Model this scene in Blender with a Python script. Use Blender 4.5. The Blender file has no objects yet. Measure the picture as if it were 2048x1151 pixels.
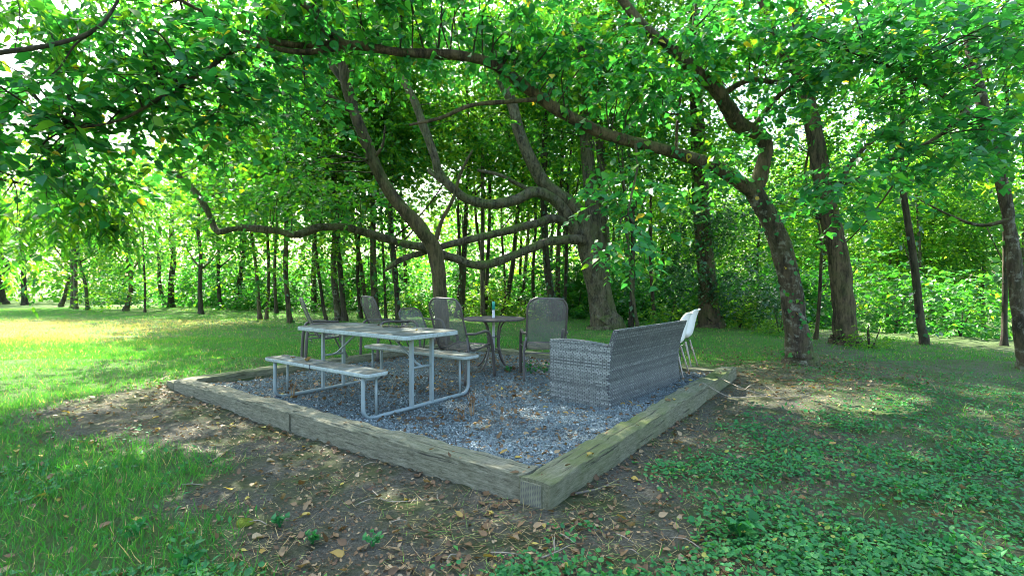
import bpy, math, random
import numpy as np
from mathutils import Vector, Matrix
R = math.radians
random.seed(7)
rng = np.random.default_rng(11)
scene = bpy.context.scene
COL = scene.collection

# ------------------------------------------------------------------ camera
CAM_H, FPX, YH = 1.25, 990.0, 567.0
cam = bpy.data.cameras.new('camera')
cam.sensor_width = 36.0
cam.lens = FPX / 2048 * 36
cam.shift_y = -(575.5 - YH) / 2048
cam.clip_start = 0.05
cam.clip_end = 2000
cam_o = bpy.data.objects.new('camera', cam)
cam_o.location = (0, 0, CAM_H)
cam_o.rotation_euler = (R(90), 0, 0)
COL.objects.link(cam_o)
scene.camera = cam_o

# ------------------------------------------------------------------ light
SUN_EL, SUN_AZ = 47.0, -26.0          # azimuth from +Y, negative = towards -X
world = bpy.data.worlds.new('World')
scene.world = world
world.use_nodes = True
wn = world.node_tree
sky = wn.nodes.new('ShaderNodeTexSky')
sky.sky_type = 'NISHITA'
sky.sun_disc = False
sky.sun_elevation = R(SUN_EL)
sky.sun_rotation = R(SUN_AZ)
sky.air_density = 1.3
sky.dust_density = 4.0
sky.ozone_density = 2.5
bg = wn.nodes['Background']
bg.inputs['Strength'].default_value = 0.15
wn.links.new(sky.outputs['Color'], bg.inputs['Color'])
sd = Vector((math.sin(R(SUN_AZ)) * math.cos(R(SUN_EL)), math.cos(R(SUN_AZ)) * math.cos(R(SUN_EL)), math.sin(R(SUN_EL))))
sun = bpy.data.lights.new('sun', 'SUN')
sun.energy = 5.0
sun.angle = R(0.55)
sun.color = (1.0, 0.94, 0.82)
sun_o = bpy.data.objects.new('sun', sun)
sun_o.rotation_euler = sd.to_track_quat('Z', 'Y').to_euler()
sun_o.location = (0, 0, 30)
COL.objects.link(sun_o)

vs = scene.view_settings
vs.view_transform = 'Standard'
vs.look = 'None'
vs.exposure = 3.05
vs.gamma = 1.0
vs.use_curve_mapping = False
cy = scene.cycles
cy.use_denoising = True
cy.filter_width = 0.9
cy.max_bounces = 8
cy.diffuse_bounces = 5
cy.glossy_bounces = 2
cy.transmission_bounces = 5
cy.transparent_max_bounces = 12
cy.sample_clamp_indirect = 6.0
cy.caustics_reflective = False
cy.caustics_refractive = False

# ------------------------------------------------------------------ helpers
def P(px, py, d):
    """a point seen at photograph pixel (px, py) standing d metres away"""
    return np.array([(px - 1024) / FPX * d, d, CAM_H + (YH - py) / FPX * d])

def tag(o, label=None, cat=None, group=None, kind=None):
    if label: o['label'] = label
    if cat: o['category'] = cat
    if group: o['group'] = group
    if kind: o['kind'] = kind
    return o

def empty(name, loc=(0, 0, 0), rz=0.0):
    o = bpy.data.objects.new(name, None)
    o.empty_display_size = 0.2
    o.location = loc
    o.rotation_euler = (0, 0, rz)
    COL.objects.link(o)
    return o

def link(name, me, parent=None):
    o = bpy.data.objects.new(name, me)
    COL.objects.link(o)
    if parent is not None: o.parent = parent
    return o

class MB:
    def __init__(s):
        s.v = []; s.f = []; s.t = []
    def add(s, v, f, tint=0.5):
        o = len(s.v)
        s.v += [tuple(map(float, p)) for p in v]
        s.f += [tuple(int(i) + o for i in q) for q in f]
        s.t += [tint] * len(v)
    def box(s, c, d, rot=None, tint=0.5):
        c = np.array(c, float); h = np.array(d, float) / 2
        v = np.array([[x, y, z] for x in (-1, 1) for y in (-1, 1) for z in (-1, 1)]) * h
        if rot is not None: v = v @ np.array(rot).T
        s.add(v + c, [(0, 1, 3, 2), (4, 6, 7, 5), (0, 4, 5, 1), (2, 3, 7, 6), (0, 2, 6, 4), (1, 5, 7, 3)], tint)
    def tube(s, pts, rad, n=8, sub=4, wob=0.0, caps=True, tint=0.5):
        v, f = tube_geo(pts, rad, n, sub, wob, caps)
        s.add(v, f, tint)
    def mesh(s, name, mat, smooth=True):
        me = bpy.data.meshes.new(name)
        me.from_pydata(s.v, [], s.f)
        a = me.attributes.new('tint', 'FLOAT', 'POINT')
        a.data.foreach_set('value', np.array(s.t, np.float32))
        if smooth: me.polygons.foreach_set('use_smooth', [True] * len(me.polygons))
        me.materials.append(mat)
        me.update()
        return me
    def build(s, name, mat, parent=None, smooth=True):
        return link(name, s.mesh(name, mat, smooth), parent)

def spline(pts, rad, sub):
    pts = [np.array(p, float) for p in pts]
    if np.isscalar(rad): rad = [rad] * len(pts)
    if len(pts) == 2 or sub <= 1: return np.array(pts), np.array(rad, float)
    P0 = [2 * pts[0] - pts[1]] + pts + [2 * pts[-1] - pts[-2]]
    out, ro = [], []
    for i in range(1, len(P0) - 2):
        a, b, c, d = P0[i - 1:i + 3]
        for k in range(sub):
            t = k / sub
            out.append(0.5 * (2 * b + (c - a) * t + (2 * a - 5 * b + 4 * c - d) * t * t + (3 * b - a - 3 * c + d) * t ** 3))
            ro.append(rad[i - 1] * (1 - t) + rad[i] * t)
    out.append(pts[-1]); ro.append(rad[-1])
    return np.array(out), np.array(ro)

def tube_geo(pts, rad, n=8, sub=4, wob=0.0, caps=True, ridge=0.0):
    p, r = spline(pts, rad, sub)
    m = len(p)
    tg = np.gradient(p, axis=0)
    tg /= np.linalg.norm(tg, axis=1)[:, None] + 1e-9
    ref = np.array([0, 0, 1.0]) if abs(tg[0][2]) < 0.9 else np.array([0, 1.0, 0])
    u = np.cross(ref, tg[0]); u /= np.linalg.norm(u)
    V = []
    arc = np.concatenate([[0], np.cumsum(np.linalg.norm(np.diff(p, axis=0), axis=1))])
    sdn = random.randint(0, 9999)
    ang = np.arange(n) / n * 2 * math.pi
    ph = random.random() * 6
    for i in range(m):
        u = u - tg[i] * np.dot(u, tg[i]); u /= np.linalg.norm(u)
        w = np.cross(tg[i], u)
        k = np.ones(n)
        if wob:
            k = 1 + wob * (0.5 * np.sin(2 * ang + ph + i * 0.35) + 0.5 * np.sin(3 * ang - i * 0.6) + 0.7 * (rng.random(n) - 0.5))
        if ridge:
            c_ = np.stack([np.cos(ang), np.sin(ang)], 1) * max(r[i], 0.04)
            q_ = np.abs(vnoise(c_[:, 0] * 6 + c_[:, 1] * 2, c_[:, 1] * 6 + arc[i] * 1.1, 0.16, sdn) - 0.5) * 2
            l_ = vnoise(c_[:, 0] * 2 + 9, c_[:, 1] * 2 + arc[i], 0.28, sdn + 3) - 0.5
            k = k + (ridge * (0.5 - q_) + ridge * 1.6 * l_) / max(r[i], 0.03)
        V.append(p[i] + (np.cos(ang) * k * r[i])[:, None] * u + (np.sin(ang) * k * r[i])[:, None] * w)
    V = np.concatenate(V)
    F = [(i * n + j, i * n + (j + 1) % n, (i + 1) * n + (j + 1) % n, (i + 1) * n + j) for i in range(m - 1) for j in range(n)]
    if caps:
        F.append(tuple(range(n - 1, -1, -1))); F.append(tuple((m - 1) * n + j for j in range(n)))
    return V, F

def np_mesh(name, V, T, tint, mat, smooth=True):
    me = bpy.data.meshes.new(name)
    nv, nt = len(V), len(T)
    k = T.shape[1]
    me.vertices.add(nv)
    me.vertices.foreach_set('co', np.ascontiguousarray(V, np.float32).ravel())
    me.loops.add(nt * k)
    me.loops.foreach_set('vertex_index', np.ascontiguousarray(T, np.int32).ravel())
    me.polygons.add(nt)
    me.polygons.foreach_set('loop_start', np.arange(0, nt * k, k, dtype=np.int32))
    me.polygons.foreach_set('loop_total', np.full(nt, k, np.int32))
    if smooth: me.polygons.foreach_set('use_smooth', np.ones(nt, bool))
    a = me.attributes.new('tint', 'FLOAT', 'POINT')
    a.data.foreach_set('value', np.ascontiguousarray(tint, np.float32))
    me.materials.append(mat)
    me.update(calc_edges=True)
    return me

def norm(a):
    return a / (np.linalg.norm(a, axis=-1, keepdims=True) + 1e-9)

def stamp(tv, tf, pos, t, n, sc, tint):
    """copies of a template placed at pos, its y along t and its z near n"""
    N, k = len(pos), len(tv)
    t = norm(t); s = norm(np.cross(t, n)); nn = np.cross(s, t)
    sc = np.asarray(sc, float)
    if sc.ndim == 1: sc = np.repeat(sc[:, None], 3, 1)
    V = pos[:, None, :] + (tv[None, :, 0:1] * sc[:, None, 0:1]) * s[:, None, :] + (tv[None, :, 1:2] * sc[:, None, 1:2]) * t[:, None, :] + (tv[None, :, 2:3] * sc[:, None, 2:3]) * nn[:, None, :]
    F = (tf[None] + (np.arange(N) * k)[:, None, None]).reshape(-1, tf.shape[1])
    return V.reshape(-1, 3), F, np.repeat(tint, k)

def vnoise(x, y, s, seed=0):
    """smooth value noise 0..1 with cells of s metres"""
    x = np.asarray(x, float) / s + 1000; y = np.asarray(y, float) / s + 1000
    xi, yi = np.floor(x).astype(np.int64), np.floor(y).astype(np.int64)
    fx, fy = x - xi, y - yi
    fx = fx * fx * (3 - 2 * fx); fy = fy * fy * (3 - 2 * fy)
    def h(a, b):
        k = (a * 374761393 + b * 668265263 + seed * 974711) & 0x7fffffff
        k = ((k ^ (k >> 13)) * 1274126177) & 0x7fffffff
        return ((k ^ (k >> 16)) & 0xffff) / 65535.0
    return (h(xi, yi) * (1 - fx) + h(xi + 1, yi) * fx) * (1 - fy) + (h(xi, yi + 1) * (1 - fx) + h(xi + 1, yi + 1) * fx) * fy

def sstep(a, b, x):
    t = np.clip((x - a) / (b - a), 0, 1)
    return t * t * (3 - 2 * t)

# ------------------------------------------------------------------ materials
def mat(name):
    m = bpy.data.materials.new(name)
    m.use_nodes = True
    nt = m.node_tree
    b = nt.nodes['Principled BSDF']
    b.inputs['Roughness'].default_value = 0.8
    b.inputs['Specular IOR Level'].default_value = 0.3
    return m, nt, b

def nd(nt, kind, **kw):
    n = nt.nodes.new(kind)
    for k, v in kw.items():
        if k.startswith('i_'):
            n.inputs[k[2:].replace('_', ' ')].default_value = v
        else: setattr(n, k, v)
    return n

def ramp(nt, stops, fac=None):
    r = nt.nodes.new('ShaderNodeValToRGB')
    e = r.color_ramp.elements
    while len(e) < len(stops): e.new(0.5)
    for q, (p, c) in zip(e, stops):
        q.position = p; q.color = (*c, 1)
    if fac is not None: nt.links.new(fac, r.inputs['Fac'])
    return r.outputs['Color']

def noise(nt, scale, detail=4, coord='Object', vec=None, rough=0.6, scl=None):
    n = nt.nodes.new('ShaderNodeTexNoise')
    n.inputs['Scale'].default_value = scale; n.inputs['Detail'].default_value = detail; n.inputs['Roughness'].default_value = rough
    tc = nt.nodes.new('ShaderNodeTexCoord')
    src = tc.outputs[coord]
    if scl:
        mp = nt.nodes.new('ShaderNodeMapping'); mp.inputs['Scale'].default_value = scl
        nt.links.new(src, mp.inputs['Vector']); src = mp.outputs['Vector']
    nt.links.new(src, n.inputs['Vector'])
    return n.outputs['Fac']

def mixc(nt, fac, a, b, mode='MIX'):
    m = nt.nodes.new('ShaderNodeMix'); m.data_type = 'RGBA'; m.blend_type = mode
    for s, v in ((m.inputs['Factor'], fac), (m.inputs[6], a), (m.inputs[7], b)):
        if isinstance(v, (int, float)): s.default_value = v
        elif isinstance(v, tuple): s.default_value = (*v, 1)
        else: nt.links.new(v, s)
    return m.outputs[2]

def attr(nt, name='tint'):
    a = nt.nodes.new('ShaderNodeAttribute'); a.attribute_name = name
    return a.outputs['Fac']

def bump(nt, b, h, strength=0.5, dist=0.02):
    n = nt.nodes.new('ShaderNodeBump')
    n.inputs['Strength'].default_value = strength; n.inputs['Distance'].default_value = dist
    nt.links.new(h, n.inputs['Height']); nt.links.new(n.outputs['Normal'], b.inputs['Normal'])

def mrange(nt, v, a, b, c=0.0, d=1.0):
    m = nt.nodes.new('ShaderNodeMapRange'); m.clamp = True
    for i, q in enumerate((a, b, c, d)): m.inputs[i + 1].default_value = q
    nt.links.new(v, m.inputs[0])
    return m.outputs[0]

def up_facing(nt):
    g = nt.nodes.new('ShaderNodeNewGeometry'); s = nt.nodes.new('ShaderNodeSeparateXYZ')
    nt.links.new(g.outputs['Normal'], s.inputs[0])
    return s.outputs['Z']

def math_n(nt, op, a, b):
    m = nt.nodes.new('ShaderNodeMath'); m.operation = op
    for s, v in ((m.inputs[0], a), (m.inputs[1], b)):
        if isinstance(v, (int, float)): s.default_value = v
        else: nt.links.new(v, s)
    return m.outputs[0]

def leaf_mat(name, stops, trans=0.5, tboost=1.6, rough=0.45, spec=0.35):
    m = bpy.data.materials.new(name); m.use_nodes = True
    nt = m.node_tree; nt.nodes.clear()
    out = nt.nodes.new('ShaderNodeOutputMaterial')
    c = ramp(nt, stops, attr(nt))
    d = nt.nodes.new('ShaderNodeBsdfPrincipled')
    d.inputs['Roughness'].default_value = rough; d.inputs['Specular IOR Level'].default_value = spec
    nt.links.new(c, d.inputs['Base Color'])
    t = nt.nodes.new('ShaderNodeBsdfTranslucent')
    tc = mixc(nt, 1.0, c, (tboost, tboost * 0.98, tboost * 0.4), 'MULTIPLY')
    nt.links.new(tc, t.inputs['Color'])
    mx = nt.nodes.new('ShaderNodeMixShader'); mx.inputs[0].default_value = trans
    nt.links.new(d.outputs[0], mx.inputs[1]); nt.links.new(t.outputs[0], mx.inputs[2])
    nt.links.new(mx.outputs[0], out.inputs[0])
    return m

M = {}
M['leaf_near'] = leaf_mat('broad_leaf', [(0.0, (0.014, 0.10, 0.034)), (0.4, (0.022, 0.15, 0.036)), (0.75, (0.045, 0.19, 0.022)), (0.93, (0.11, 0.22, 0.015)), (0.97, (0.42, 0.30, 0.03))], 0.45, 2.3, 0.42, 0.4)
M['leaf_mid'] = leaf_mat('woodland_leaf', [(0.0, (0.014, 0.085, 0.020)), (0.5, (0.028, 0.135, 0.016)), (0.85, (0.065, 0.18, 0.012)), (1.0, (0.15, 0.2, 0.012))], 0.5, 2.6, 0.45, 0.35)
M['leaf_far'] = leaf_mat('far_leaf', [(0.0, (0.018, 0.085, 0.02)), (0.5, (0.04, 0.145, 0.016)), (1.0, (0.11, 0.2, 0.012))], 0.5, 2.6, 0.5, 0.3)
M['ivy'] = leaf_mat('ivy_leaf', [(0.0, (0.012, 0.055, 0.018)), (0.6, (0.025, 0.095, 0.022)), (1.0, (0.05, 0.14, 0.03))], 0.3, 2.0, 0.35, 0.5)
M['grass'] = leaf_mat('grass_blade', [(0.0, (0.02, 0.115, 0.02)), (0.5, (0.04, 0.19, 0.025)), (0.85, (0.10, 0.25, 0.03)), (0.93, (0.26, 0.22, 0.09)), (1.0, (0.36, 0.28, 0.14))], 0.4, 1.7, 0.5, 0.3)
M['cover'] = leaf_mat('ground_cover_leaf', [(0.0, (0.012, 0.085, 0.024)), (0.5, (0.02, 0.14, 0.034)), (0.9, (0.045, 0.185, 0.03)), (1.0, (0.2, 0.22, 0.04))], 0.35, 1.7, 0.55, 0.25)
M['litter'] = leaf_mat('fallen_leaf', [(0.0, (0.06, 0.034, 0.016)), (0.3, (0.125, 0.075, 0.032)), (0.55, (0.21, 0.15, 0.075)), (0.7, (0.28, 0.22, 0.125)), (0.8, (0.24, 0.16, 0.04)), (1.0, (0.34, 0.27, 0.055))], 0.25, 1.2, 0.6, 0.3)

def bark(name, c0, c1, moss=0.5, lichen=0.0):
    m, nt, b = mat(name)
    n1 = noise(nt, 9, 6, scl=(1, 1, 0.25))
    n2 = noise(nt, 26, 8, scl=(1, 1, 0.22), rough=0.75)
    n3 = noise(nt, 3.0, 4)
    c = ramp(nt, [(0.42, c0), (0.57, c1)], math_n(nt, 'ADD', math_n(nt, 'MULTIPLY', n1, 0.5), math_n(nt, 'MULTIPLY', n2, 0.5)))
    if lichen:
        c = mixc(nt, mrange(nt, noise(nt, 9, 8, rough=0.75), 0.52, 0.62, 0, lichen), c, (0.21, 0.215, 0.16))
    if moss:
        k = math_n(nt, 'MULTIPLY', mrange(nt, up_facing(nt), -0.1, 0.75, 0.15, 1.0), mrange(nt, n3, 0.42, 0.6, 0, moss))
        c = mixc(nt, k, c, (0.07, 0.11, 0.015))
    nt.links.new(c, b.inputs['Base Color'])
    b.inputs['Roughness'].default_value = 0.9
    bump(nt, b, n2, 1.0, 0.06)
    return m
M['bark_brown'] = bark('brown_bark', (0.017, 0.012, 0.006), (0.105, 0.077, 0.04), 0.8)
M['bark_grey'] = bark('grey_bark', (0.022, 0.018, 0.010), (0.11, 0.09, 0.052), 1.0, 0.3)
M['bark_dark'] = bark('dark_bark', (0.014, 0.011, 0.007), (0.06, 0.047, 0.028), 0.6)
M['bark_lichen'] = bark('lichen_bark', (0.016, 0.012, 0.007), (0.08, 0.06, 0.034), 0.8, 0.75)

def plain(name, col, rough=0.5, spec=0.4, var=0.15, scale=8, dirt=None, dscale=5, dlo=0.5, dhi=0.62, damt=0.7, bmp=0.0):
    m, nt, b = mat(name)
    n = noise(nt, scale, 5)
    c = ramp(nt, [(0.3, tuple(x * (1 - var) for x in col)), (0.7, tuple(x * (1 + var) for x in col))], n)
    if dirt:
        k = mrange(nt, noise(nt, dscale, 7, rough=0.7), dlo, dhi, 0, damt)
        c = mixc(nt, k, c, dirt)
    nt.links.new(c, b.inputs['Base Color'])
    b.inputs['Roughness'].default_value = rough; b.inputs['Specular IOR Level'].default_value = spec
    if bmp: bump(nt, b, noise(nt, scale * 6, 4), bmp, 0.01)
    return m
M['steel'] = plain('painted_grey_steel', (0.17, 0.215, 0.215), 0.45, 0.5, 0.08, 6, (0.2, 0.19, 0.16), 9, 0.55, 0.75, 0.5)
M['chair_frame'] = plain('bronze_tube', (0.055, 0.047, 0.04), 0.5, 0.45, 0.15, 10, (0.11, 0.10, 0.08), 12, 0.55, 0.7, 0.4)
M['table_glass'] = plain('bronze_table_top', (0.06, 0.053, 0.05), 0.85, 0.1, 0.15, 10, (0.13, 0.115, 0.09), 9, 0.5, 0.65, 0.6)
M['green_sleeve'] = plain('green_sleeve', (0.02, 0.24, 0.18), 0.4, 0.5, 0.05)
M['pole_grey'] = plain('grey_pole', (0.36, 0.37, 0.39), 0.4, 0.5, 0.1)
M['shell'] = plain('white_shell', (0.72, 0.72, 0.69), 0.4, 0.5, 0.04, 3, (0.42, 0.40, 0.30), 3, 0.5, 0.75, 0.4)
M['leg_wood'] = plain('weathered_dowel', (0.32, 0.27, 0.22), 0.7, 0.3, 0.15, 20)
M['wire'] = plain('black_wire', (0.02, 0.02, 0.02), 0.4)
M['core'] = plain('wicker_core', (0.045, 0.045, 0.048), 0.8)
M['stick'] = plain('bare_stick', (0.17, 0.15, 0.11), 0.85, 0.2, 0.3, 25)
M['stick_mossy'] = plain('mossy_stick', (0.06, 0.055, 0.045), 0.9, 0.2, 0.4, 30, (0.16, 0.16, 0.04), 25, 0.5, 0.6, 0.9)
M['nut'] = plain('green_nut_husk', (0.14, 0.15, 0.04), 0.6, 0.3, 0.2, 30)
M['mossball'] = plain('moss', (0.10, 0.13, 0.015), 0.95, 0.1, 0.4, 60, None, bmp=0.8)
M['dry'] = plain('dry_stalk', (0.24, 0.16, 0.09), 0.9, 0.1, 0.2, 20)

# plastic table: pale, mould-stained
def make_plastic():
    m, nt, b = mat('weathered_plastic')
    n1 = noise(nt, 4, 8, rough=0.72)
    n2 = noise(nt, 22, 6, rough=0.7)
    up = mrange(nt, up_facing(nt), 0.4, 0.8)
    c = ramp(nt, [(0.35, (0.20, 0.235, 0.215)), (0.65, (0.33, 0.38, 0.35))], n2)
    k = math_n(nt, 'MULTIPLY', up, mrange(nt, n1, 0.36, 0.54, 0.6, 1.0))
    c = mixc(nt, k, c, (0.062, 0.068, 0.053))
    k2 = mrange(nt, math_n(nt, 'MULTIPLY', n1, n2), 0.28, 0.36, 0, 0.75)
    c = mixc(nt, k2, c, (0.13, 0.13, 0.11))
    nt.links.new(c, b.inputs['Base Color'])
    b.inputs['Roughness'].default_value = 0.85; b.inputs['Specular IOR Level'].default_value = 0.12
    bump(nt, b, n2, 0.15, 0.004)
    return m
M['plastic'] = make_plastic()

def make_timber():
    m, nt, b = mat('weathered_timber')
    g = noise(nt, 12, 12, scl=(0.7, 4, 4), rough=0.88)
    g2 = noise(nt, 3, 6, scl=(0.35, 13, 13), rough=0.7)
    big = noise(nt, 2.2, 5)
    c = ramp(nt, [(0.40, (0.07, 0.066, 0.043)), (0.5, (0.155, 0.148, 0.10)), (0.61, (0.26, 0.25, 0.18))], g)
    upk = mrange(nt, up_facing(nt), 0.2, 0.8)
    k = math_n(nt, 'MULTIPLY', mrange(nt, big, 0.35, 0.6, 0.25, 1.0), mrange(nt, up_facing(nt), -0.2, 0.8, 0.35, 0.9))
    tint = attr(nt)
    k = math_n(nt, 'MULTIPLY', k, tint)
    c = mixc(nt, k, c, (0.075, 0.10, 0.022))
    crack = mrange(nt, g2, 0.365, 0.40, 1, 0)
    c = mixc(nt, math_n(nt, 'MULTIPLY', crack, 0.75), c, (0.03, 0.028, 0.022))
    nt.links.new(c, b.inputs['Base Color'])
    b.inputs['Roughness'].default_value = 0.92
    h = math_n(nt, 'SUBTRACT', g, math_n(nt, 'MULTIPLY', crack, 0.8))
    bump(nt, b, h, 1.0, 0.02)
    return m
M['timber'] = make_timber()

def make_ground():
    m, nt, b = mat('ground_soil')
    n1 = noise(nt, 2.0, 8, rough=0.7)
    n2 = noise(nt, 45, 12, rough=0.95)
    n3 = noise(nt, 1.3, 5)
    dirt = ramp(nt, [(0.40, (0.026, 0.026, 0.019)), (0.49, (0.09, 0.088, 0.064)), (0.55, (0.145, 0.14, 0.105)), (0.61, (0.25, 0.235, 0.18))], n2)
    mossk = math_n(nt, 'MULTIPLY', mrange(nt, n1, 0.44, 0.6, 0, 0.85), mrange(nt, n2, 0.3, 0.55, 0.2, 1))
    dirt = mixc(nt, mossk, dirt, (0.055, 0.08, 0.018))
    green = ramp(nt, [(0.3, (0.04, 0.085, 0.018)), (0.7, (0.10, 0.18, 0.04))], n2)
    c = mixc(nt, attr(nt, 'tint'), dirt, green)
    nt.links.new(c, b.inputs['Base Color'])
    b.inputs['Roughness'].default_value = 0.95; b.inputs['Specular IOR Level'].default_value = 0.1
    bump(nt, b, n2, 1.0, 0.05)
    return m
M['ground'] = make_ground()

def make_gravel(name):
    m, nt, b = mat(name)
    t = attr(nt)
    c = ramp(nt, [(0.0, (0.035, 0.045, 0.042)), (0.5, (0.09, 0.122, 0.115)), (0.85, (0.15, 0.19, 0.18)), (1.0, (0.30, 0.34, 0.31))], t)
    c = mixc(nt, mrange(nt, noise(nt, 60, 3), 0.4, 0.7, 0, 0.4), c, (0.2, 0.2, 0.2))
    nt.links.new(c, b.inputs['Base Color'])
    b.inputs['Roughness'].default_value = 0.9; b.inputs['Specular IOR Level'].default_value = 0.1
    return m
M['stone'] = make_gravel('blue_grey_stone')
def make_bed():
    m, nt, b = mat('gravel_fines')
    n = noise(nt, 70, 6, rough=0.8)
    c = ramp(nt, [(0.35, (0.035, 0.042, 0.038)), (0.65, (0.10, 0.125, 0.115))], n)
    c = mixc(nt, mrange(nt, noise(nt, 1.8, 6), 0.45, 0.6, 0, 0.7), c, (0.085, 0.062, 0.045))
    nt.links.new(c, b.inputs['Base Color'])
    b.inputs['Roughness'].default_value = 0.95
    bump(nt, b, n, 1.0, 0.03)
    return m
M['bed'] = make_bed()

def make_sling():
    m = bpy.data.materials.new('mesh_sling'); m.use_nodes = True
    nt = m.node_tree; b = nt.nodes['Principled BSDF']; out = nt.nodes['Material Output']
    c = ramp(nt, [(0.3, (0.085, 0.08, 0.07)), (0.7, (0.14, 0.13, 0.115))], noise(nt, 5, 6))
    nt.links.new(c, b.inputs['Base Color']); b.inputs['Roughness'].default_value = 0.7
    tr = nt.nodes.new('ShaderNodeBsdfTransparent')
    mx = nt.nodes.new('ShaderNodeMixShader'); mx.inputs[0].default_value = 0.36
    nt.links.new(b.outputs[0], mx.inputs[1]); nt.links.new(tr.outputs[0], mx.inputs[2]); nt.links.new(mx.outputs[0], out.inputs[0])
    return m
M['sling'] = make_sling()
def make_wicker():
    m, nt, b = mat('grey_wicker')
    c = ramp(nt, [(0.0, (0.035, 0.041, 0.036)), (0.5, (0.09, 0.102, 0.092)), (1.0, (0.23, 0.245, 0.22))], attr(nt))
    c = mixc(nt, mrange(nt, noise(nt, 3, 6), 0.5, 0.7, 0, 0.5), c, (0.13, 0.135, 0.115))
    nt.links.new(c, b.inputs['Base Color']); b.inputs['Roughness'].default_value = 0.5
    return m
M['wicker'] = make_wicker()

# ------------------------------------------------------------------ terrain
C0 = np.array([0.20, 2.70])                      # outer front corner of the timber edging
LV = np.array([-0.811, 0.585]); RV = np.array([0.585, 0.811])
LEN_L, LEN_R = 5.02, 4.72
def bed_ab(x, y):
    dx, dy = np.asarray(x) - C0[0], np.asarray(y) - C0[1]
    return dx * LV[0] + dy * LV[1], dx * RV[0] + dy * RV[1]
def bed_xy(a, b):
    return C0[0] + a * LV[0] + b * RV[0], C0[1] + a * LV[1] + b * RV[1]

def bank_s(x, y):
    return (np.asarray(x) - 5.2) * 0.69 + (np.asarray(y) - 16.2) * 0.72
def ground_z(x, y):
    x = np.asarray(x, float); y = np.asarray(y, float)
    a, b = bed_ab(x, y)
    z = 0.05 * (vnoise(x, y, 1.7, 3) - 0.5) + 0.025 * (vnoise(x, y, 0.35, 4) - 0.5) + 0.012 * (vnoise(x, y, 0.13, 5) - 0.5)
    z = z + 0.045 * sstep(2.5, 5.2, a) * (1 - sstep(0.0, 6, np.abs(b)))
    z = z + 0.25 * (vnoise(x, y, 14, 8) - 0.5) * sstep(9, 30, y)
    s = bank_s(x, y)
    z = z - 3.6 * sstep(0.3, 11, s) + 3.4 * sstep(17, 34, s) * 1.0
    inside = (np.minimum(np.minimum(a, b), np.minimum(LEN_L - a, LEN_R - b)))
    z = np.where(inside > 0.05, -0.04, z)
    return z

def grass_mask(x, y):
    x = np.asarray(x, float); y = np.asarray(y, float)
    a, b = bed_ab(x, y)
    nz = vnoise(x, y, 0.9, 21) * 0.7 + vnoise(x, y, 0.3, 22) * 0.5 - 0.6
    left = sstep(-0.75, -1.35, b + nz * 0.9) * sstep(-0.8, 0.6, a)       # turf in front of the left timbers
    back = sstep(LEN_L + 0.05, LEN_L + 0.55, a + nz * 0.5)               # lawn behind the far left edging
    rear = sstep(LEN_R + 0.15, LEN_R + 0.9, b + nz * 0.6) * sstep(-1.2, 0.4, a + nz)
    g = np.maximum(np.maximum(left, back), rear)
    tree = np.hypot(x - 4.5, y - 7.7)
    right = sstep(-0.7, -1.6, a + nz * 1.0) * (0.3 + 0.5 * sstep(1.2, 2.8, tree + nz))
    return np.clip(np.maximum(g, right), 0, 1)

def axis(lo, hi, step, far, n):
    d = np.arange(lo, hi + 1e-6, step)
    g = np.geomspace(step, far - hi, n)
    return np.concatenate([(lo - np.geomspace(step, far + lo, n))[::-1], d, hi + g])
xs = axis(-6.0, 6.0, 0.07, 600, 44); ys = axis(1.2, 10.5, 0.07, 600, 44)
gx, gy = np.meshgrid(xs, ys)
gz = ground_z(gx, gy)
nx, ny = len(xs), len(ys)
idx = np.arange(nx * ny).reshape(ny, nx)
Q = np.stack([idx[:-1, :-1], idx[:-1, 1:], idx[1:, 1:], idx[1:, :-1]], -1).reshape(-1, 4)
gm = grass_mask(gx.ravel(), gy.ravel()) * 0.8 * np.where(bed_ab(gx.ravel(), gy.ravel())[0] < 0, 0.45 + 0.55 * sstep(8, 12, gy.ravel()), 1.0)
ground = link('ground', np_mesh('ground', np.stack([gx.ravel(), gy.ravel(), gz.ravel()], 1), Q, gm, M['ground']))
tag(ground, kind='structure')

# gravel bed and its stones
GZ = 0.03
def gravel_h(x, y):
    a, b = bed_ab(x, y)
    return GZ + 0.018 * (vnoise(x, y, 0.5, 31) - 0.5) + 0.01 * (vnoise(x, y, 0.16, 32) - 0.5) + 0.035 * sstep(0.8, 0.25, np.minimum(a, b))
na = np.linspace(0.10, LEN_L - 0.1, 110); nb = np.linspace(0.10, LEN_R - 0.1, 110)
ga, gb = np.meshgrid(na, nb)
bx, by = bed_xy(ga, gb)
i2 = np.arange(110 * 110).reshape(110, 110)
Q = np.stack([i2[:-1, :-1], i2[1:, :-1], i2[1:, 1:], i2[:-1, 1:]], -1).reshape(-1, 4)
bed = link('gravel_bed', np_mesh('gravel_bed', np.stack([bx.ravel(), by.ravel(), gravel_h(bx.ravel(), by.ravel())], 1), Q, np.full(110 * 110, 0.5), M['bed']))
tag(bed, kind='structure')
oct_v = np.array([(1, 0, 0), (-1, 0, 0), (0, 1, 0), (0, -1, 0), (0.1, 0.1, 0.8), (0, 0, -0.8)], float)
oct_f = np.array([(0, 2, 4), (2, 1, 4), (1, 3, 4), (3, 0, 4), (2, 0, 5), (1, 2, 5), (3, 1, 5), (0, 3, 5)])
NS = 62000
sa = 0.12 + rng.random(NS * 2) ** 1.35 * (LEN_L - 0.24); sb = 0.12 + rng.random(NS * 2) ** 1.35 * (LEN_R - 0.24)
sx, sy = bed_xy(sa, sb)
keep = (vnoise(sx, sy, 0.55, 33) * 0.65 + vnoise(sx, sy, 0.2, 34) * 0.35 - 0.1 * sstep(2, 4.5, sb)) > rng.random(NS * 2) * 0.62
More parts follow.
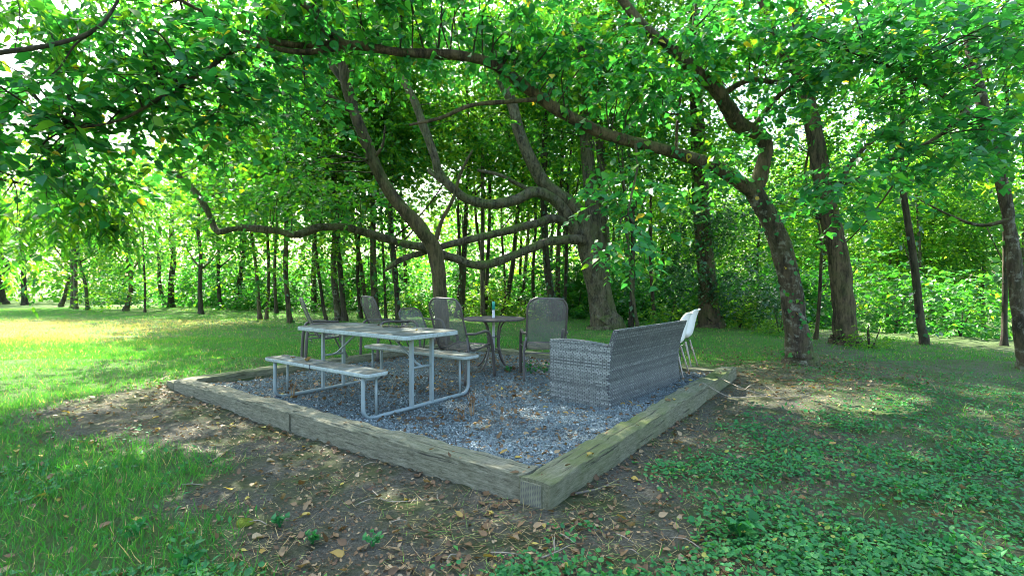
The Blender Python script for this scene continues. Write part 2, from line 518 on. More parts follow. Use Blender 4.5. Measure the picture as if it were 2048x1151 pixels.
sx, sy = sx[keep][:NS], sy[keep][:NS]
N = len(sx)
pos = np.stack([sx, sy, gravel_h(sx, sy) + rng.random(N) * 0.006], 1)
size = (0.006 + 0.009 * rng.random(N) ** 1.6)
V, F, T = stamp(oct_v, oct_f, pos, rng.normal(size=(N, 3)), rng.normal(size=(N, 3)), size[:, None] * (0.7 + 0.7 * rng.random((N, 3))), np.clip(rng.normal(0.5, 0.2, N) + 0.4 * (vnoise(sx, sy, 0.4, 35) - 0.5), 0, 1))
tag(link('gravel', np_mesh('gravel', V, F, T, M['stone'], False)), 'blue grey crushed stone gravel filling the timber edged bed', 'gravel', kind='stuff')

# ------------------------------------------------------------------ timber edging
def timber(length, h=0.14, w=0.14, moss=0.5, seed=0, wear=0.011):
    """a weathered post lying along local x, its outer face at y=0, base at z=-0.06"""
    nxs = max(12, int(length / 0.02))
    prof = []
    e = 0.012
    ring = [(0, -0.06), (0, h * 0.3), (0, h * 0.65), (0, h - e), (e * 0.35, h - e * 0.35), (e, h), (w * 0.3, h), (w * 0.5, h), (w * 0.7, h), (w - e, h), (w - e * 0.35, h - e * 0.35), (w, h - e), (w, h * 0.5), (w, -0.06)]
    n = len(ring)
    X = np.linspace(0, length, nxs)
    V, T = [], []
    for x in X:
        for (y, z) in ring:
            k = wear * (vnoise(x * 1.0, y * 30 + z * 30, 0.10, seed) - 0.5) * 2 + wear * 1.5 * (vnoise(x, z * 3, 0.5, seed + 1) - 0.5)
            edge = 1.0 if z > h - 0.03 else 0.4
            cx, cz = y - w / 2, z - h / 2
            f = 1 + edge * k / (w / 2)
            V.append((x, w / 2 + cx * f, h / 2 + cz * f if z > 0 else z))
            T.append(moss * (0.6 + 0.6 * vnoise(x, 0, 0.8, seed + 5)))
    F = [(i * n + j, i * n + j + 1, (i + 1) * n + j + 1, (i + 1) * n + j) for i in range(nxs - 1) for j in range(n - 1)]
    F.append(tuple(range(n - 1, -1, -1))); F.append(tuple((nxs - 1) * n + j for j in range(n)))
    me = bpy.data.meshes.new('timber')
    me.from_pydata(V, [], F)
    a = me.attributes.new('tint', 'FLOAT', 'POINT'); a.data.foreach_set('value', np.array(T, np.float32))
    me.materials.append(M['timber'])
    me.update()
    return me

TW = 0.188
ang_l = math.atan2(LV[1], LV[0]); ang_r = math.atan2(RV[1], RV[0])
def put_timber(name, length, a, b, ang, label, moss, seed, z=0.0, h=0.15, flip=False):
    o = link(name, timber(length, h, TW, moss, seed))
    x, y = bed_xy(a, b)
    o.location = (x, y, z); o.rotation_euler = (0, 0, ang)
    if flip: o.scale = (1, -1, 1)
    return tag(o, label, 'timber', 'weathered timbers edging the gravel bed')
# outer face of the left pair looks towards -RV; local x along LV, local y must point to +RV (i.e. -90 deg): flip
put_timber('edging_timber', 2.40, 0.20, 0.02, ang_l, 'pale grey worn timber meeting the corner post end, with rough chipped top', 0.35, 3, 0, 0.15, True)
put_timber('edging_timber', 2.42, 2.605, 0.012, ang_l, 'pale grey worn timber between its twin and the lawn corner', 0.3, 13, 0.0, 0.15, True)
rt = put_timber('edging_timber', 4.72, 0, 0, ang_r, 'long mossy green timber along the wicker loveseat side with plated end', 1.15, 23)
put_timber('edging_timber', 4.72, LEN_L + 0.02, 0.02, ang_r, 'low mossy timber between the gravel and the lawn', 0.9, 33, -0.03)
put_timber('edging_timber', 4.6, 0.21, LEN_R - 0.19, ang_l, 'half buried mossy timber behind the white shell chairs', 1.0, 43, -0.045, 0.15, True)
# punched nail plate on the end of the long timber
m = MB(); m.box((-0.004, 0.114, 0.072), (0.006, 0.140, 0.136))
plate = m.build('end_plate', plain('nail_plate', (0.12, 0.12, 0.075), 0.7, 0.4, 0.12, 20, (0.2, 0.2, 0.12), 15, 0.5, 0.7, 0.5), rt, False)
m = MB()
for i in range(9):
    for j in range(19):
        m.box((-0.0072, 0.052 + i * 0.0155, 0.012 + j * 0.0066 + (i % 2) * 0.003), (0.0016, 0.0098, 0.0026))
tag(m.build('plate_slots', M['core'], plate, False), kind='stuff')

# ------------------------------------------------------------------ picnic table
def slab(m, cx, cy, z0, z1, L, W, rad, seg=5, bev=0.012):
    """rounded rectangle slab, bevelled rim"""
    def ring(off, z):
        pts = []
        for qx, qy, a0 in ((1, 1, 0), (-1, 1, 90), (-1, -1, 180), (1, -1, 270)):
            for k in range(seg + 1):
                t = R(a0 + 90 * k / seg)
                pts.append((cx + qx * (L / 2 - rad) + math.cos(t) * (rad - off), cy + qy * (W / 2 - rad) + math.sin(t) * (rad - off), z))
        return pts
    n = 4 * (seg + 1)
    rings = [ring(bev, z0), ring(0.002, z0 + bev * 0.5), ring(0, z0 + bev), ring(0, z1 - bev), ring(bev * 0.3, z1 - bev * 0.3), ring(bev, z1)]
    V = [p for r_ in rings for p in r_]
    F = [(i * n + j, i * n + (j + 1) % n, (i + 1) * n + (j + 1) % n, (i + 1) * n + j) for i in range(len(rings) - 1) for j in range(n)]
    F += [tuple(range(n - 1, -1, -1)), tuple((len(rings) - 1) * n + j for j in range(n))]
    m.add(V, F)

pt = tag(empty('picnic_table', (-1.489, 5.345, GZ), -0.629), 'white plastic folding picnic table with attached benches on grey tube frame', 'picnic table')
m = MB(); slab(m, 0, 0, 0.695, 0.742, 1.83, 0.74, 0.07)
top = m.build('table_top', M['plastic'], pt, False)
for s in (-1, 1):
    m = MB(); slab(m, 0, s * 0.632, 0.405, 0.445, 1.72, 0.255, 0.05)
    seat = m.build('bench_seat', M['plastic'], pt, False)
    m = MB(); m.box((0, s * 0.632 - 0.0, 0.424), (0.006, 0.262, 0.046)); m.build('seam', M['core'], seat, False)
for s in (-1, 1):
    x = s * 0.735
    m = MB()
    bow = [(x, -0.70, 0.405), (x, -0.70, 0.13), (x, -0.69, 0.075), (x, -0.655, 0.035), (x, -0.59, 0.022), (x, -0.3, 0.02), (x, 0.3, 0.02), (x, 0.59, 0.022), (x, 0.655, 0.035), (x, 0.69, 0.075), (x, 0.70, 0.13), (x, 0.70, 0.405)]
    m.tube(bow, 0.0185, 10, 3)
    fr = m.build('base_tube', M['steel'], pt)
    for q in (-1, 1):
        m = MB(); m.tube([(x, q * 0.645, -0.012), (x, q * 0.70, 0.03)], 0.021, 8, 1); m.build('foot_cap', M['core'], fr)
        m = MB(); m.tube([(x, q * 0.56, 0.02), (x, q * 0.56, 0.408)], 0.0125, 8, 1); m.build('bench_strut', M['steel'], pt)
        m = MB(); m.box((x, q * 0.135, 0.36), (0.034, 0.03, 0.68)); m.build('post', M['steel'], pt, False)
    m = MB(); m.tube([(x, -0.135, 0.40), (x, 0.135, 0.40)], 0.011, 8, 1); m.build('crossbar', M['steel'], pt)
    m = MB(); m.box((x, 0, 0.69), (0.04, 0.62, 0.024)); m.build('top_rail', M['steel'], pt, False)
    m = MB(); m.tube([(x, 0, 0.40), (x - s * 0.08, 0, 0.43), (s * 0.26, 0, 0.695)], 0.0115, 8, 1); m.build('brace', M['steel'], pt)

# ------------------------------------------------------------------ sling chairs
PROF = [(-0.395, 1.00), (-0.385, 0.96), (-0.355, 0.86), (-0.29, 0.70), (-0.225, 0.55), (-0.185, 0.46), (-0.15, 0.41), (-0.09, 0.388), (0.02, 0.395), (0.16, 0.42), (0.27, 0.437), (0.31, 0.43)]
def sling_chair(name, label, loc, heading, hs=1.0, style='front', hw=0.245, group=None, arms=True):
    t = tag(empty(name, (loc[0], loc[1], GZ), R(heading - 90)), label, 'chair', 'brown mesh patio chairs')
    prof, _ = spline([(0, y, z if z < 0.46 else 0.46 + (z - 0.46) * hs) for y, z in PROF], 0.01, 4)
    rad = 0.13
    ztop = prof[0][2]
    def width(i):
        dz = ztop - prof[i][2]
        if i < 12 and dz < rad: return hw - rad + math.sqrt(max(0, rad * rad - (rad - dz) ** 2))
        return hw
    rows = [i for i in range(len(prof))]
    V, F = [], []
    nu = 6
    for i in rows:
        for j in range(nu + 1):
            u = j / nu * 2 - 1
            V.append((u * width(i), prof[i][1] - 0.02 * (1 - u * u) * (1 if prof[i][2] > 0.45 else 0.3), prof[i][2] - (0.012 * (1 - u * u) if prof[i][2] < 0.45 else 0)))
    for i in range(len(rows) - 1):
        for j in range(nu):
            F.append((i * (nu + 1) + j, i * (nu + 1) + j + 1, (i + 1) * (nu + 1) + j + 1, (i + 1) * (nu + 1) + j))
    m = MB(); m.add(V, F); m.build('sling', M['sling'], t)
    pts = [(-width(i), prof[i][1], prof[i][2]) for i in reversed(rows)] + [(width(i), prof[i][1], prof[i][2]) for i in rows]
    m = MB(); m.tube(pts[::2] + [pts[-1]], 0.0125, 8, 2)
    m.tube([(-hw, 0.30, 0.425), (hw, 0.30, 0.425)], 0.011, 8, 1)
    m.build('sling_frame', M['chair_frame'], t)
    ow = hw + 0.035
    for s in (-1, 1):
        x = s * ow
        rr, rf = (0.015, 0.02) if style == 'front' else (0.022, 0.012)
        if style == 'front':
            m = MB(); m.tube([(x, 0.36, 0.0), (x, 0.335, 0.2), (x, 0.30, 0.42), (x, 0.24, 0.56), (x, 0.14, 0.612), (x, -0.02, 0.605), (x, -0.14, 0.60), (s * hw, -0.26, 0.61)], [0.021, 0.021, 0.021, 0.02, 0.019, 0.018, 0.016, 0.014], 8, 4)
            m.build('front_leg', M['chair_frame'], t)
            m = MB(); m.tube([(s * hw, -0.24, 0.56), (x, -0.26, 0.40), (x, -0.30, 0.2), (x, -0.335, 0.0)], 0.014, 8, 3)
            m.build('rear_leg', M['chair_frame'], t)
        else:
            m = MB(); m.tube([(x, -0.36, 0.0), (x, -0.35, 0.3), (x, -0.33, 0.5), (x, -0.28, 0.595), (x, -0.18, 0.62), (x, 0.05, 0.61), (x, 0.2, 0.60)], [0.024, 0.024, 0.023, 0.022, 0.02, 0.018, 0.016], 8, 4)
            m.build('rear_leg', M['chair_frame'], t)
            m = MB(); m.tube([(x, 0.2, 0.60), (x, 0.12, 0.42), (x, 0.2, 0.2), (x, 0.27, 0.0)], 0.012, 8, 3)
            m.build('front_leg', M['chair_frame'], t)
        m = MB(); m.tube([(x, -0.31, 0.40), (s * hw, -0.15, 0.405), (x, 0.26, 0.41)], 0.009, 6, 2); m.build('seat_rail', M['chair_frame'], t)
    m = MB(); m.tube([(-ow, -0.27, 0.36), (ow, -0.27, 0.36)], 0.009, 6, 1); m.build('crossbar', M['chair_frame'], t)
    return t
def rear_mid(x, y, h, back=0.33):
    return (x + back * math.cos(R(h)), y + back * math.sin(R(h)))
sling_chair('patio_chair', 'brown high back mesh chair standing between the bench end and the lawn', rear_mid(-3.20, 7.60, 28, 0.36), 28, 1.0, 'rear')
sling_chair('patio_chair', 'brown high back mesh chair standing behind the far bench of the picnic table', rear_mid(-2.30, 7.95, 44, 0.36), 44, 1.03, 'rear')
sling_chair('patio_chair', 'small low back brown mesh armchair facing the round table', (-1.52, 8.35), -45, 0.62, 'front', 0.225)
sling_chair('patio_chair', 'brown mesh armchair with rounded back pulled up beside the picnic table end', rear_mid(-0.80, 6.05, 61, 0.33), 61, 1.08, 'front', 0.235)
sling_chair('patio_chair', 'brown mesh armchair with rounded back next to the wicker loveseat arm', rear_mid(0.43, 6.08, 93, 0.33), 93, 1.08, 'front', 0.245)

# ------------------------------------------------------------------ round table
tb = tag(empty('round_table', (-0.265, 7.12, GZ), R(10)), 'round brown patio table with curved legs and umbrella pole stub', 'table')
m = MB()
def disc(m, rad, z0, z1, n=40):
    prof = [(0.001, z0), (rad - 0.02, z0), (rad, z0 + 0.006), (rad, z1 - 0.006), (rad - 0.008, z1), (0.001, z1)]
    V = [(r_ * math.cos(2 * math.pi * k / n), r_ * math.sin(2 * math.pi * k / n), z) for r_, z in prof for k in range(n)]
    F = [(i * n + k, i * n + (k + 1) % n, (i + 1) * n + (k + 1) % n, (i + 1) * n + k) for i in range(len(prof) - 1) for k in range(n)]
    m.add(V, F)
disc(m, 0.45, 0.70, 0.73); m.build('table_top', M['table_glass'], tb, False)
for k in range(4):
    a = R(45 + 90 * k); c, s_ = math.cos(a), math.sin(a)
    m = MB(); m.tube([(c * r_, s_ * r_, z) for r_, z in ((0.27, 0.70), (0.20, 0.685), (0.14, 0.62), (0.105, 0.5), (0.10, 0.36), (0.13, 0.22), (0.20, 0.09), (0.29, 0.008))], 0.0125, 8, 4)
    m.build('leg', M['chair_frame'], tb)
for z in (0.46, 0.27):
    m = MB(); m.tube([(0.10 * math.cos(2 * math.pi * k / 16), 0.10 * math.sin(2 * math.pi * k / 16), z) for k in range(17)], 0.007, 6, 1, caps=False)
    m.build('ring', M['chair_frame'], tb)
po = tag(empty('umbrella_pole', (-0.265, 7.12, GZ)), 'grey umbrella pole stub with green sleeve through the round table', 'pole')
m = MB(); m.tube([(0, 0, 0.0), (0, 0, 0.86)], 0.019, 12, 1); m.build('pole', M['pole_grey'], po)
m = MB(); m.tube([(0, 0, 0.845), (0, 0, 0.955), (0, 0, 0.965)], [0.0235, 0.0235, 0.021], 12, 1); m.build('sleeve', M['green_sleeve'], po)

# ------------------------------------------------------------------ white shell chairs
def shell_chair(label, loc, heading):
    t = tag(empty('shell_chair', (loc[0], loc[1], GZ), R(heading - 90)), label, 'chair', 'white shell chairs')
    prof, _ = spline([(0, 0.235, 0.40), (0, 0.20, 0.432), (0, 0.10, 0.432), (0, -0.03, 0.422), (0, -0.12, 0.432), (0, -0.18, 0.48), (0, -0.205, 0.56), (0, -0.225, 0.66), (0, -0.25, 0.76), (0, -0.275, 0.82), (0, -0.295, 0.84)], 0.01, 3)
    wd = np.interp(np.linspace(0, 1, len(prof)), [0, 0.12, 0.3, 0.5, 0.68, 0.85, 0.95, 1], [0.19, 0.225, 0.235, 0.24, 0.235, 0.205, 0.165, 0.11])
    nu = 12; V, F = [], []
    tg = np.gradient(prof, axis=0); tg /= np.linalg.norm(tg, axis=1)[:, None]
    cup = np.interp(np.linspace(0, 1, len(prof)), [0, 0.2, 0.4, 0.6, 0.8, 1], [0.02, 0.06, 0.10, 0.10, 0.06, 0.02])
    for i in range(len(prof)):
        nrm = np.array([0, -tg[i][2], tg[i][1]]); nrm = -nrm if (nrm[2] < 0 or (abs(nrm[2]) < 0.5 and nrm[1] < 0)) else nrm
        for j in range(nu + 1):
            u = j / nu * 2 - 1
            V.append(prof[i] + np.array([u * wd[i], 0, 0]) + nrm * cup[i] * abs(u) ** 2.6)
    for i in range(len(prof) - 1):
        for j in range(nu):
            F.append((i * (nu + 1) + j, i * (nu + 1) + j + 1, (i + 1) * (nu + 1) + j + 1, (i + 1) * (nu + 1) + j))
    m = MB(); m.add(V, F); sh = m.build('shell', M['shell'], t)
    so = sh.modifiers.new('thick', 'SOLIDIFY'); so.thickness = 0.007
    for sx_ in (-1, 1):
        for sy_ in (-1, 1):
            m = MB(); m.tube([(sx_ * 0.235, sy_ * 0.215 - 0.01, 0), (sx_ * 0.15, sy_ * 0.125, 0.385)], [0.009, 0.0145], 8, 1); m.build('leg', M['leg_wood'], t)
        m = MB(); m.tube([(sx_ * 0.155, -0.13, 0.36), (sx_ * 0.2, 0.16, 0.2)], 0.004, 5, 1); m.tube([(sx_ * 0.155, 0.13, 0.36), (sx_ * 0.2, -0.16, 0.2)], 0.004, 5, 1)
        m.tube([(sx_ * 0.15, 0.125, 0.385), (sx_ * 0.1, 0.08, 0.425)], 0.006, 5, 1); m.tube([(sx_ * 0.15, -0.125, 0.385), (sx_ * 0.1, -0.07, 0.425)], 0.006, 5, 1)
        m.build('wire_brace', M['wire'], t)
    m = MB(); m.tube([(-0.155, -0.13, 0.37), (0.2, -0.17, 0.2)], 0.004, 5, 1); m.tube([(0.155, -0.13, 0.37), (-0.2, -0.17, 0.2)], 0.004, 5, 1); m.build('wire_brace', M['wire'], t)
    return t
shell_chair('white moulded shell chair tucked against the end of the wicker loveseat back', (2.06, 6.50), 152)
shell_chair('white moulded shell chair behind its twin, beside the half buried timber', (2.46, 7.30), 150)

# ------------------------------------------------------------------ wicker loveseat
ls = tag(empty('wicker_loveseat', (1.235, 5.66, GZ), R(49.5)), 'grey woven wicker loveseat with arched arms and curved back', 'loveseat')
LX, DY = 0.86, 0.365
BP, _ = spline([(0, -0.365, 0.0), (0, -0.345, 0.15), (0, -0.335, 0.30), (0, -0.35, 0.47), (0, -0.39, 0.62), (0, -0.445, 0.775)], 0.01, 5)
def arm_top(y):
    return 0.605 + 0.035 * (1 - ((y - 0.12) / 0.5) ** 2)
def weave(pt_fn, nrm_fn, ulen, vlen, m, cell=0.042, row=0.0155, keepfn=None, tone=0.0):
    nr, nc = int(vlen / row), int(ulen / cell)
    for r_ in range(nr):
        streak = random.gauss(0, 0.13); phs = random.random()
        for c in range(-1, nc + 1):
            for half in (0,):
                u0 = (c + (0.5 if r_ % 2 else 0.0) + 0.25 * phs) * cell + 0.003; u1 = u0 + cell - 0.006
                u0 = max(u0, 0.0); u1 = min(u1, ulen)
                if u1 - u0 < 0.008: continue
                v0 = r_ * row + 0.001; v1 = v0 + row - 0.002
                if keepfn and not keepfn((u0 + u1) / 2, v1): continue
                vm = (v0 + v1) / 2; um = (u0 + u1) / 2
                n = nrm_fn(um, vm)
                V = [pt_fn(u, v) + n * h for (u, v, h) in ((u0, v0, -0.002), (u1, v0, -0.002), (u1, v1, -0.002), (u0, v1, -0.002), (u0 + 0.006, v0, 0.0025), (um, v0, 0.0045), (u1 - 0.006, v0, 0.0025), (u0 + 0.006, v1, 0.0025), (um, v1, 0.0045), (u1 - 0.006, v1, 0.0025))]
                F = [(0, 4, 7, 3), (4, 5, 8, 7), (5, 6, 9, 8), (6, 1, 2, 9), (0, 1, 6, 5, 4), (3, 7, 8, 9, 2)]
                m.add(V, F, min(1, max(0, random.gauss(0.5 + tone, 0.11) + streak)))
BPS = np.concatenate([[0], np.cumsum(np.linalg.norm(np.diff(BP, axis=0), axis=1))])
def bp_at(v):
    s = BPS
    return np.array([np.interp(v, s, BP[:, k]) for k in range(3)]), s[-1]
BL = bp_at(0)[1]
th = 0.055
# back
m = MB()
V, F = [], []
for p in BP:
    for x in (-LX, LX): V += [(x, p[1], p[2]), (x, p[1] + th, p[2])]
for i in range(len(BP) - 1):
    a = i * 4; b_ = a + 4
    F += [(a, a + 2, b_ + 2, b_), (a + 1, b_ + 1, b_ + 3, a + 3), (a, b_, b_ + 1, a + 1), (a + 2, a + 3, b_ + 3, b_ + 2)]
F += [(0, 1, 3, 2), tuple(len(V) - 4 + k for k in (0, 2, 3, 1))]
m.add(V, F); back = m.build('back', M['core'], ls, False)
m = MB()
weave(lambda u, v: np.array([u - LX, 0, 0]) + bp_at(v)[0], lambda u, v: np.array([0, -1.0, 0]), 2 * LX, BL, m, tone=-0.1)
weave(lambda u, v: np.array([LX - u, th, 0]) + bp_at(v + 0.3)[0], lambda u, v: np.array([0, 1.0, 0]), 2 * LX, BL - 0.3, m, tone=-0.1)
for s in (-1, 1):   # edge of the back above the arms
    weave(lambda u, v: np.array([s * LX, u, 0]) + bp_at(v + 0.55)[0], lambda u, v: np.array([s * 1.0, 0, 0]), th, BL - 0.55, m, cell=0.03)
weave(lambda u, v: np.array([u - LX, v, 0]) + BP[-1], lambda u, v: np.array([0, 0, 1.0]), 2 * LX, th, m, cell=0.04)
tag(m.build('wicker_weave', M['wicker'], back, False), kind='stuff')
# arms
for s in (-1, 1):
    m = MB()
    yy = np.linspace(-DY + 0.045, DY, 14)
    V, F = [], []
    for y in yy:
        for x in (s * LX, s * (LX - 0.11)): V += [(x, y, 0.0), (x, y, arm_top(y))]
    for i in range(13):
        a = i * 4; b_ = a + 4
        F += [(a, b_, b_ + 1, a + 1), (a + 2, a + 3, b_ + 3, b_ + 2), (a + 1, b_ + 1, b_ + 3, a + 3), (a, a + 2, b_ + 2, b_)]
    F += [(0, 1, 3, 2), tuple(52 + k for k in (0, 2, 3, 1))]
    m.add(V, F); arm = m.build('arm', M['core'], ls, False)
    m = MB()
    kf = lambda u, v: v < arm_top(u - DY) + 0.002
    weave(lambda u, v: np.array([s * (LX + 0.002), u - DY, v]), lambda u, v: np.array([s * 1.0, 0, 0]), 2 * DY, 0.66, m, keepfn=lambda u, v: v < arm_top(u - DY) + 0.004 and u - DY > np.interp(v, BP[:, 2], BP[:, 1]), tone=0.2)
    weave(lambda u, v: np.array([s * (LX - 0.112), u - DY + 0.06, v + 0.38]), lambda u, v: np.array([-s * 1.0, 0, 0]), 2 * DY - 0.06, 0.28, m, keepfn=lambda u, v: v + 0.38 < arm_top(u - DY + 0.06) + 0.004)
    weave(lambda u, v: np.array([s * (LX - v), u - DY + 0.05, arm_top(u - DY + 0.05)]), lambda u, v: np.array([0, 0, 1.0]), 2 * DY - 0.05, 0.11, m, cell=0.05, tone=0.1)
    weave(lambda u, v: np.array([s * (LX - u), DY, v]), lambda u, v: np.array([0, 1.0, 0]), 0.11, 0.6, m, cell=0.036)
    tag(m.build('wicker_weave', M['wicker'], arm, False), kind='stuff')
m = MB(); m.box((0, 0.01, 0.23), (2 * LX - 0.21, 0.66, 0.30)); sb_ = m.build('seat_base', M['core'], ls, False)
m = MB()
weave(lambda u, v: np.array([u - LX + 0.1, v - 0.30, 0.381]), lambda u, v: np.array([0, 0, 1.0]), 2 * LX - 0.2, 0.62, m)
weave(lambda u, v: np.array([LX - 0.1 - u, 0.341, v + 0.08]), lambda u, v: np.array([0, 1.0, 0]), 2 * LX - 0.2, 0.30, m)
tag(m.build('wicker_weave', M['wicker'], sb_, False), kind='stuff')

# ------------------------------------------------------------------ leaves
def leaf_tpl(w=0.42, fold=0.10, droop=0.12, fine=True):
    if fine:
        ys_ = [0, 0.10, 0.32, 0.60, 0.82, 1.0]; ws = [0.04, 0.27, 0.42, 0.30, 0.12, 0.0]
        V = []
        for y, q in zip(ys_, ws):
            q = q * w / 0.42
            zc = -droop * y * y
            V += [(-q, y, zc + fold * q / 0.42), (0, y, zc), (q, y, zc + fold * q / 0.42)]
        F = []
        for i in range(5):
            a = i * 3
            for k in (0, 1):
                if i < 4: F += [(a + k, a + k + 1, a + k + 4), (a + k, a + k + 4, a + k + 3)]
                else: F += [(a + k, a + k + 1, 15)]
        V = V[:15] + [V[16]]
        return np.array(V, float), np.array(F)
    V = [(0, 0, 0), (-w, 0.42, fold), (0, 1.0, -droop), (w, 0.42, fold)]
    return np.array(V, float), np.array([(0, 2, 1), (0, 3, 2)])
LEAF_NEAR = leaf_tpl(0.42, 0.09, 0.16)
LEAF_MID = leaf_tpl(0.36, 0.10, 0.12, False)
LEAFLET = leaf_tpl(0.17, 0.04, 0.2)

def clusters(blobs, per_m3=None):
    """blobs: (centre, (rx,ry,rz), n) -> cluster centres"""
    out, rad = [], []
    for c, r_, n in blobs:
        q = norm(rng.normal(size=(n, 3))) * (0.35 + 0.65 * rng.random((n, 1)) ** 0.5)
        out.append(np.array(c) + q * np.array(r_)); rad.append(q)
    return np.concatenate(out), np.concatenate(rad)

def sprays(cc, rad, twigs, spread, length, leaves, lsize, tpl, down=0.25, tintv=(0.5, 0.2), upn=0.45, stem=0.0025, side=0.85, flat=0.6):
    """leafy twigs round cluster centres; returns leaf frames and stem geometry"""
    n = len(cc) * twigs
    ci = np.repeat(np.arange(len(cc)), twigs)
    p0 = cc[ci] + rng.normal(size=(n, 3)) * np.array([1, 1, flat]) * spread
    d = rad[ci] * 0.5 + rng.normal(size=(n, 3)) * 0.6 + (p0 - cc[ci]) / spread * 0.3
    d[:, 2] = d[:, 2] * 0.5 - down
    d = norm(d)
    L = length * (0.6 + 0.8 * rng.random(n))
    j = np.arange(leaves)
    f = (j + 0.6) / leaves
    pp = p0[:, None] + d[:, None] * (L[:, None] * f[None])[..., None]
    pp[..., 2] -= 0.22 * L[:, None] * f[None] ** 2
    sd_ = norm(np.cross(d, np.array([0, 0, 1.0])))
    sgn = np.where(j % 2 == 0, 1.0, -1.0)
    t = d[:, None] * 0.55 + sd_[:, None] * (sgn * side)[None, :, None] + rng.normal(size=(n, leaves, 3)) * 0.2
    t[..., 2] -= 0.25
    nn = np.array([0, 0, 1.0]) + rng.normal(size=(n, leaves, 3)) * upn
    tw = rng.normal(tintv[0], tintv[1] * 0.7, len(cc))[ci][:, None] + rng.normal(0, tintv[1], (n, leaves))
    sz = lsize * (0.4 + 1.0 * rng.random((n, leaves))) * (1.1 - 0.35 * f)[None]
    tips = p0 + d * L[:, None]; tips[:, 2] -= 0.2 * L
    tw = np.where(rng.random(tw.shape) < 0.006, 1.0, np.clip(tw, 0, 0.9))
    return pp.reshape(-1, 3), t.reshape(-1, 3), nn.reshape(-1, 3), sz.ravel(), np.clip(tw, 0, 1).ravel(), p0, tips

def stems(p0, p1, r0):
    n = len(p0)
    d = norm(p1 - p0); u = norm(np.cross(d, np.array([0.3, 0.2, 1.0]))); w = np.cross(d, u)
    mid = (p0 + p1) / 2; mid[:, 2] += 0.05 * np.linalg.norm(p1 - p0, axis=1)
    V = []
    for c, k in ((p0, 1.0), (mid, 0.8), (p1, 0.4)):
        for a in (0, 2.09, 4.19):
            V.append(c + (u * math.cos(a) + w * math.sin(a)) * r0 * k)
    V = np.stack(V, 1).reshape(-1, 3)
    f = []
    for i in (0, 3):
        for j in range(3):
            f.append((i + j, i + (j + 1) % 3, i + 3 + (j + 1) % 3, i + 3 + j))
    F = (np.array(f)[None] + (np.arange(n) * 9)[:, None, None]).reshape(-1, 4)
    return V, F

def branch_to(paths, targets, r0=0.02, r1=0.006, m=None, k=1.0, n=5):
    """thin limbs from the nearest point of the tree's own wood to each target"""
    pts = np.concatenate([spline(p, r_, 4)[0] for p, r_ in paths])
    for tgt in targets:
        w = np.linalg.norm(pts - tgt, axis=1) + 0.35 * np.maximum(0, pts[:, 2] - tgt[2] + 0.2)
        a = pts[w.argmin()]
        dist = np.linalg.norm(tgt - a)
        if dist < 0.1: continue
        mid = (a + tgt) / 2 + np.array([random.gauss(0, 0.12), random.gauss(0, 0.12), random.gauss(0.12, 0.1)]) * dist * k
        m.tube([a, mid, tgt], [min(0.05, r0 * (0.6 + 0.35 * dist)), r0 * 0.7, r1], n, 4, 0.0, False)

def wood(parent, name, pts, rad, bmat, n=12, sub=5, wob=0.10, ridge=0.0):
    m = MB(); m.add(*tube_geo(pts, rad, n, sub, wob, True, ridge))
    return m.build(name, M[bmat], parent)

def path(d0, *pp):
    """(px, py[, d]) way points"""
    out, d = [], d0
    for q in pp:
        if len(q) > 2: d = q[2]
        out.append(P(q[0], q[1], d))
    return out

def root_at(pts):
    p = pts[0]
    return (0, 0, 0)

def flare(pts, rad):
    """root flare: sink the base below the soil and widen it"""
    b = np.array(pts[0], float).copy()
    gz_ = float(ground_z(b[0], b[1]))
    b[2] = gz_ - 0.12
    p1 = b * 1.0; p1[2] = gz_ + 0.10
    k = np.array(pts[1])
    f = min(0.5, 0.5)
    return [b, p1 + (k - b) * 0.02, b * 0.72 + k * 0.28] + [np.array(q) for q in pts[1:]], [rad[0] * 1.55, rad[0] * 1.25, rad[0] * 1.0] + list(rad[1:])

def tree_root(name, base, label, group=None):
    o = empty(name, (float(base[0]), float(base[1]), float(ground_z(base[0], base[1]))))
    return tag(o, label, 'tree', group)

def to_local(root, o):
    o.parent = root
    o.matrix_parent_inverse = Matrix.Translation(-Vector(root.location))
    return o

def finish_tree(root, kids):
    for k in kids: to_local(root, k)

def crown_obj(name, fr, tpl, m_leaf):
    V, F, T = stamp(tpl[0], tpl[1], *fr)
    return link(name, np_mesh(name, V, F, T, m_leaf, len(tpl[0]) > 5))

def ivy_on(pts, rad, n, ls=0.08, puff=0.10, z0=0.0, z1=1.0):
    p, r_ = spline(pts, rad, 8)
    i = rng.integers(int(len(p) * z0), max(int(len(p) * z0) + 1, int((len(p) - 1) * z1)), n)
    a = rng.random(n) * 6.283
    out = np.stack([np.cos(a), np.sin(a), np.zeros(n)], 1)
    q = p[i] + (p[np.minimum(i + 1, len(p) - 1)] - p[i]) * rng.random((n, 1)) + out * (r_[i][:, None] + puff * rng.random((n, 1)) ** 1.5)
    t = out * 0.4 + rng.normal(size=(n, 3)) * 0.5; t[:, 2] -= 0.7
    return q, t, out + rng.normal(size=(n, 3)) * 0.3, ls * (0.6 + 0.8 * rng.random(n)), np.clip(rng.normal(0.45, 0.25, n), 0, 1)

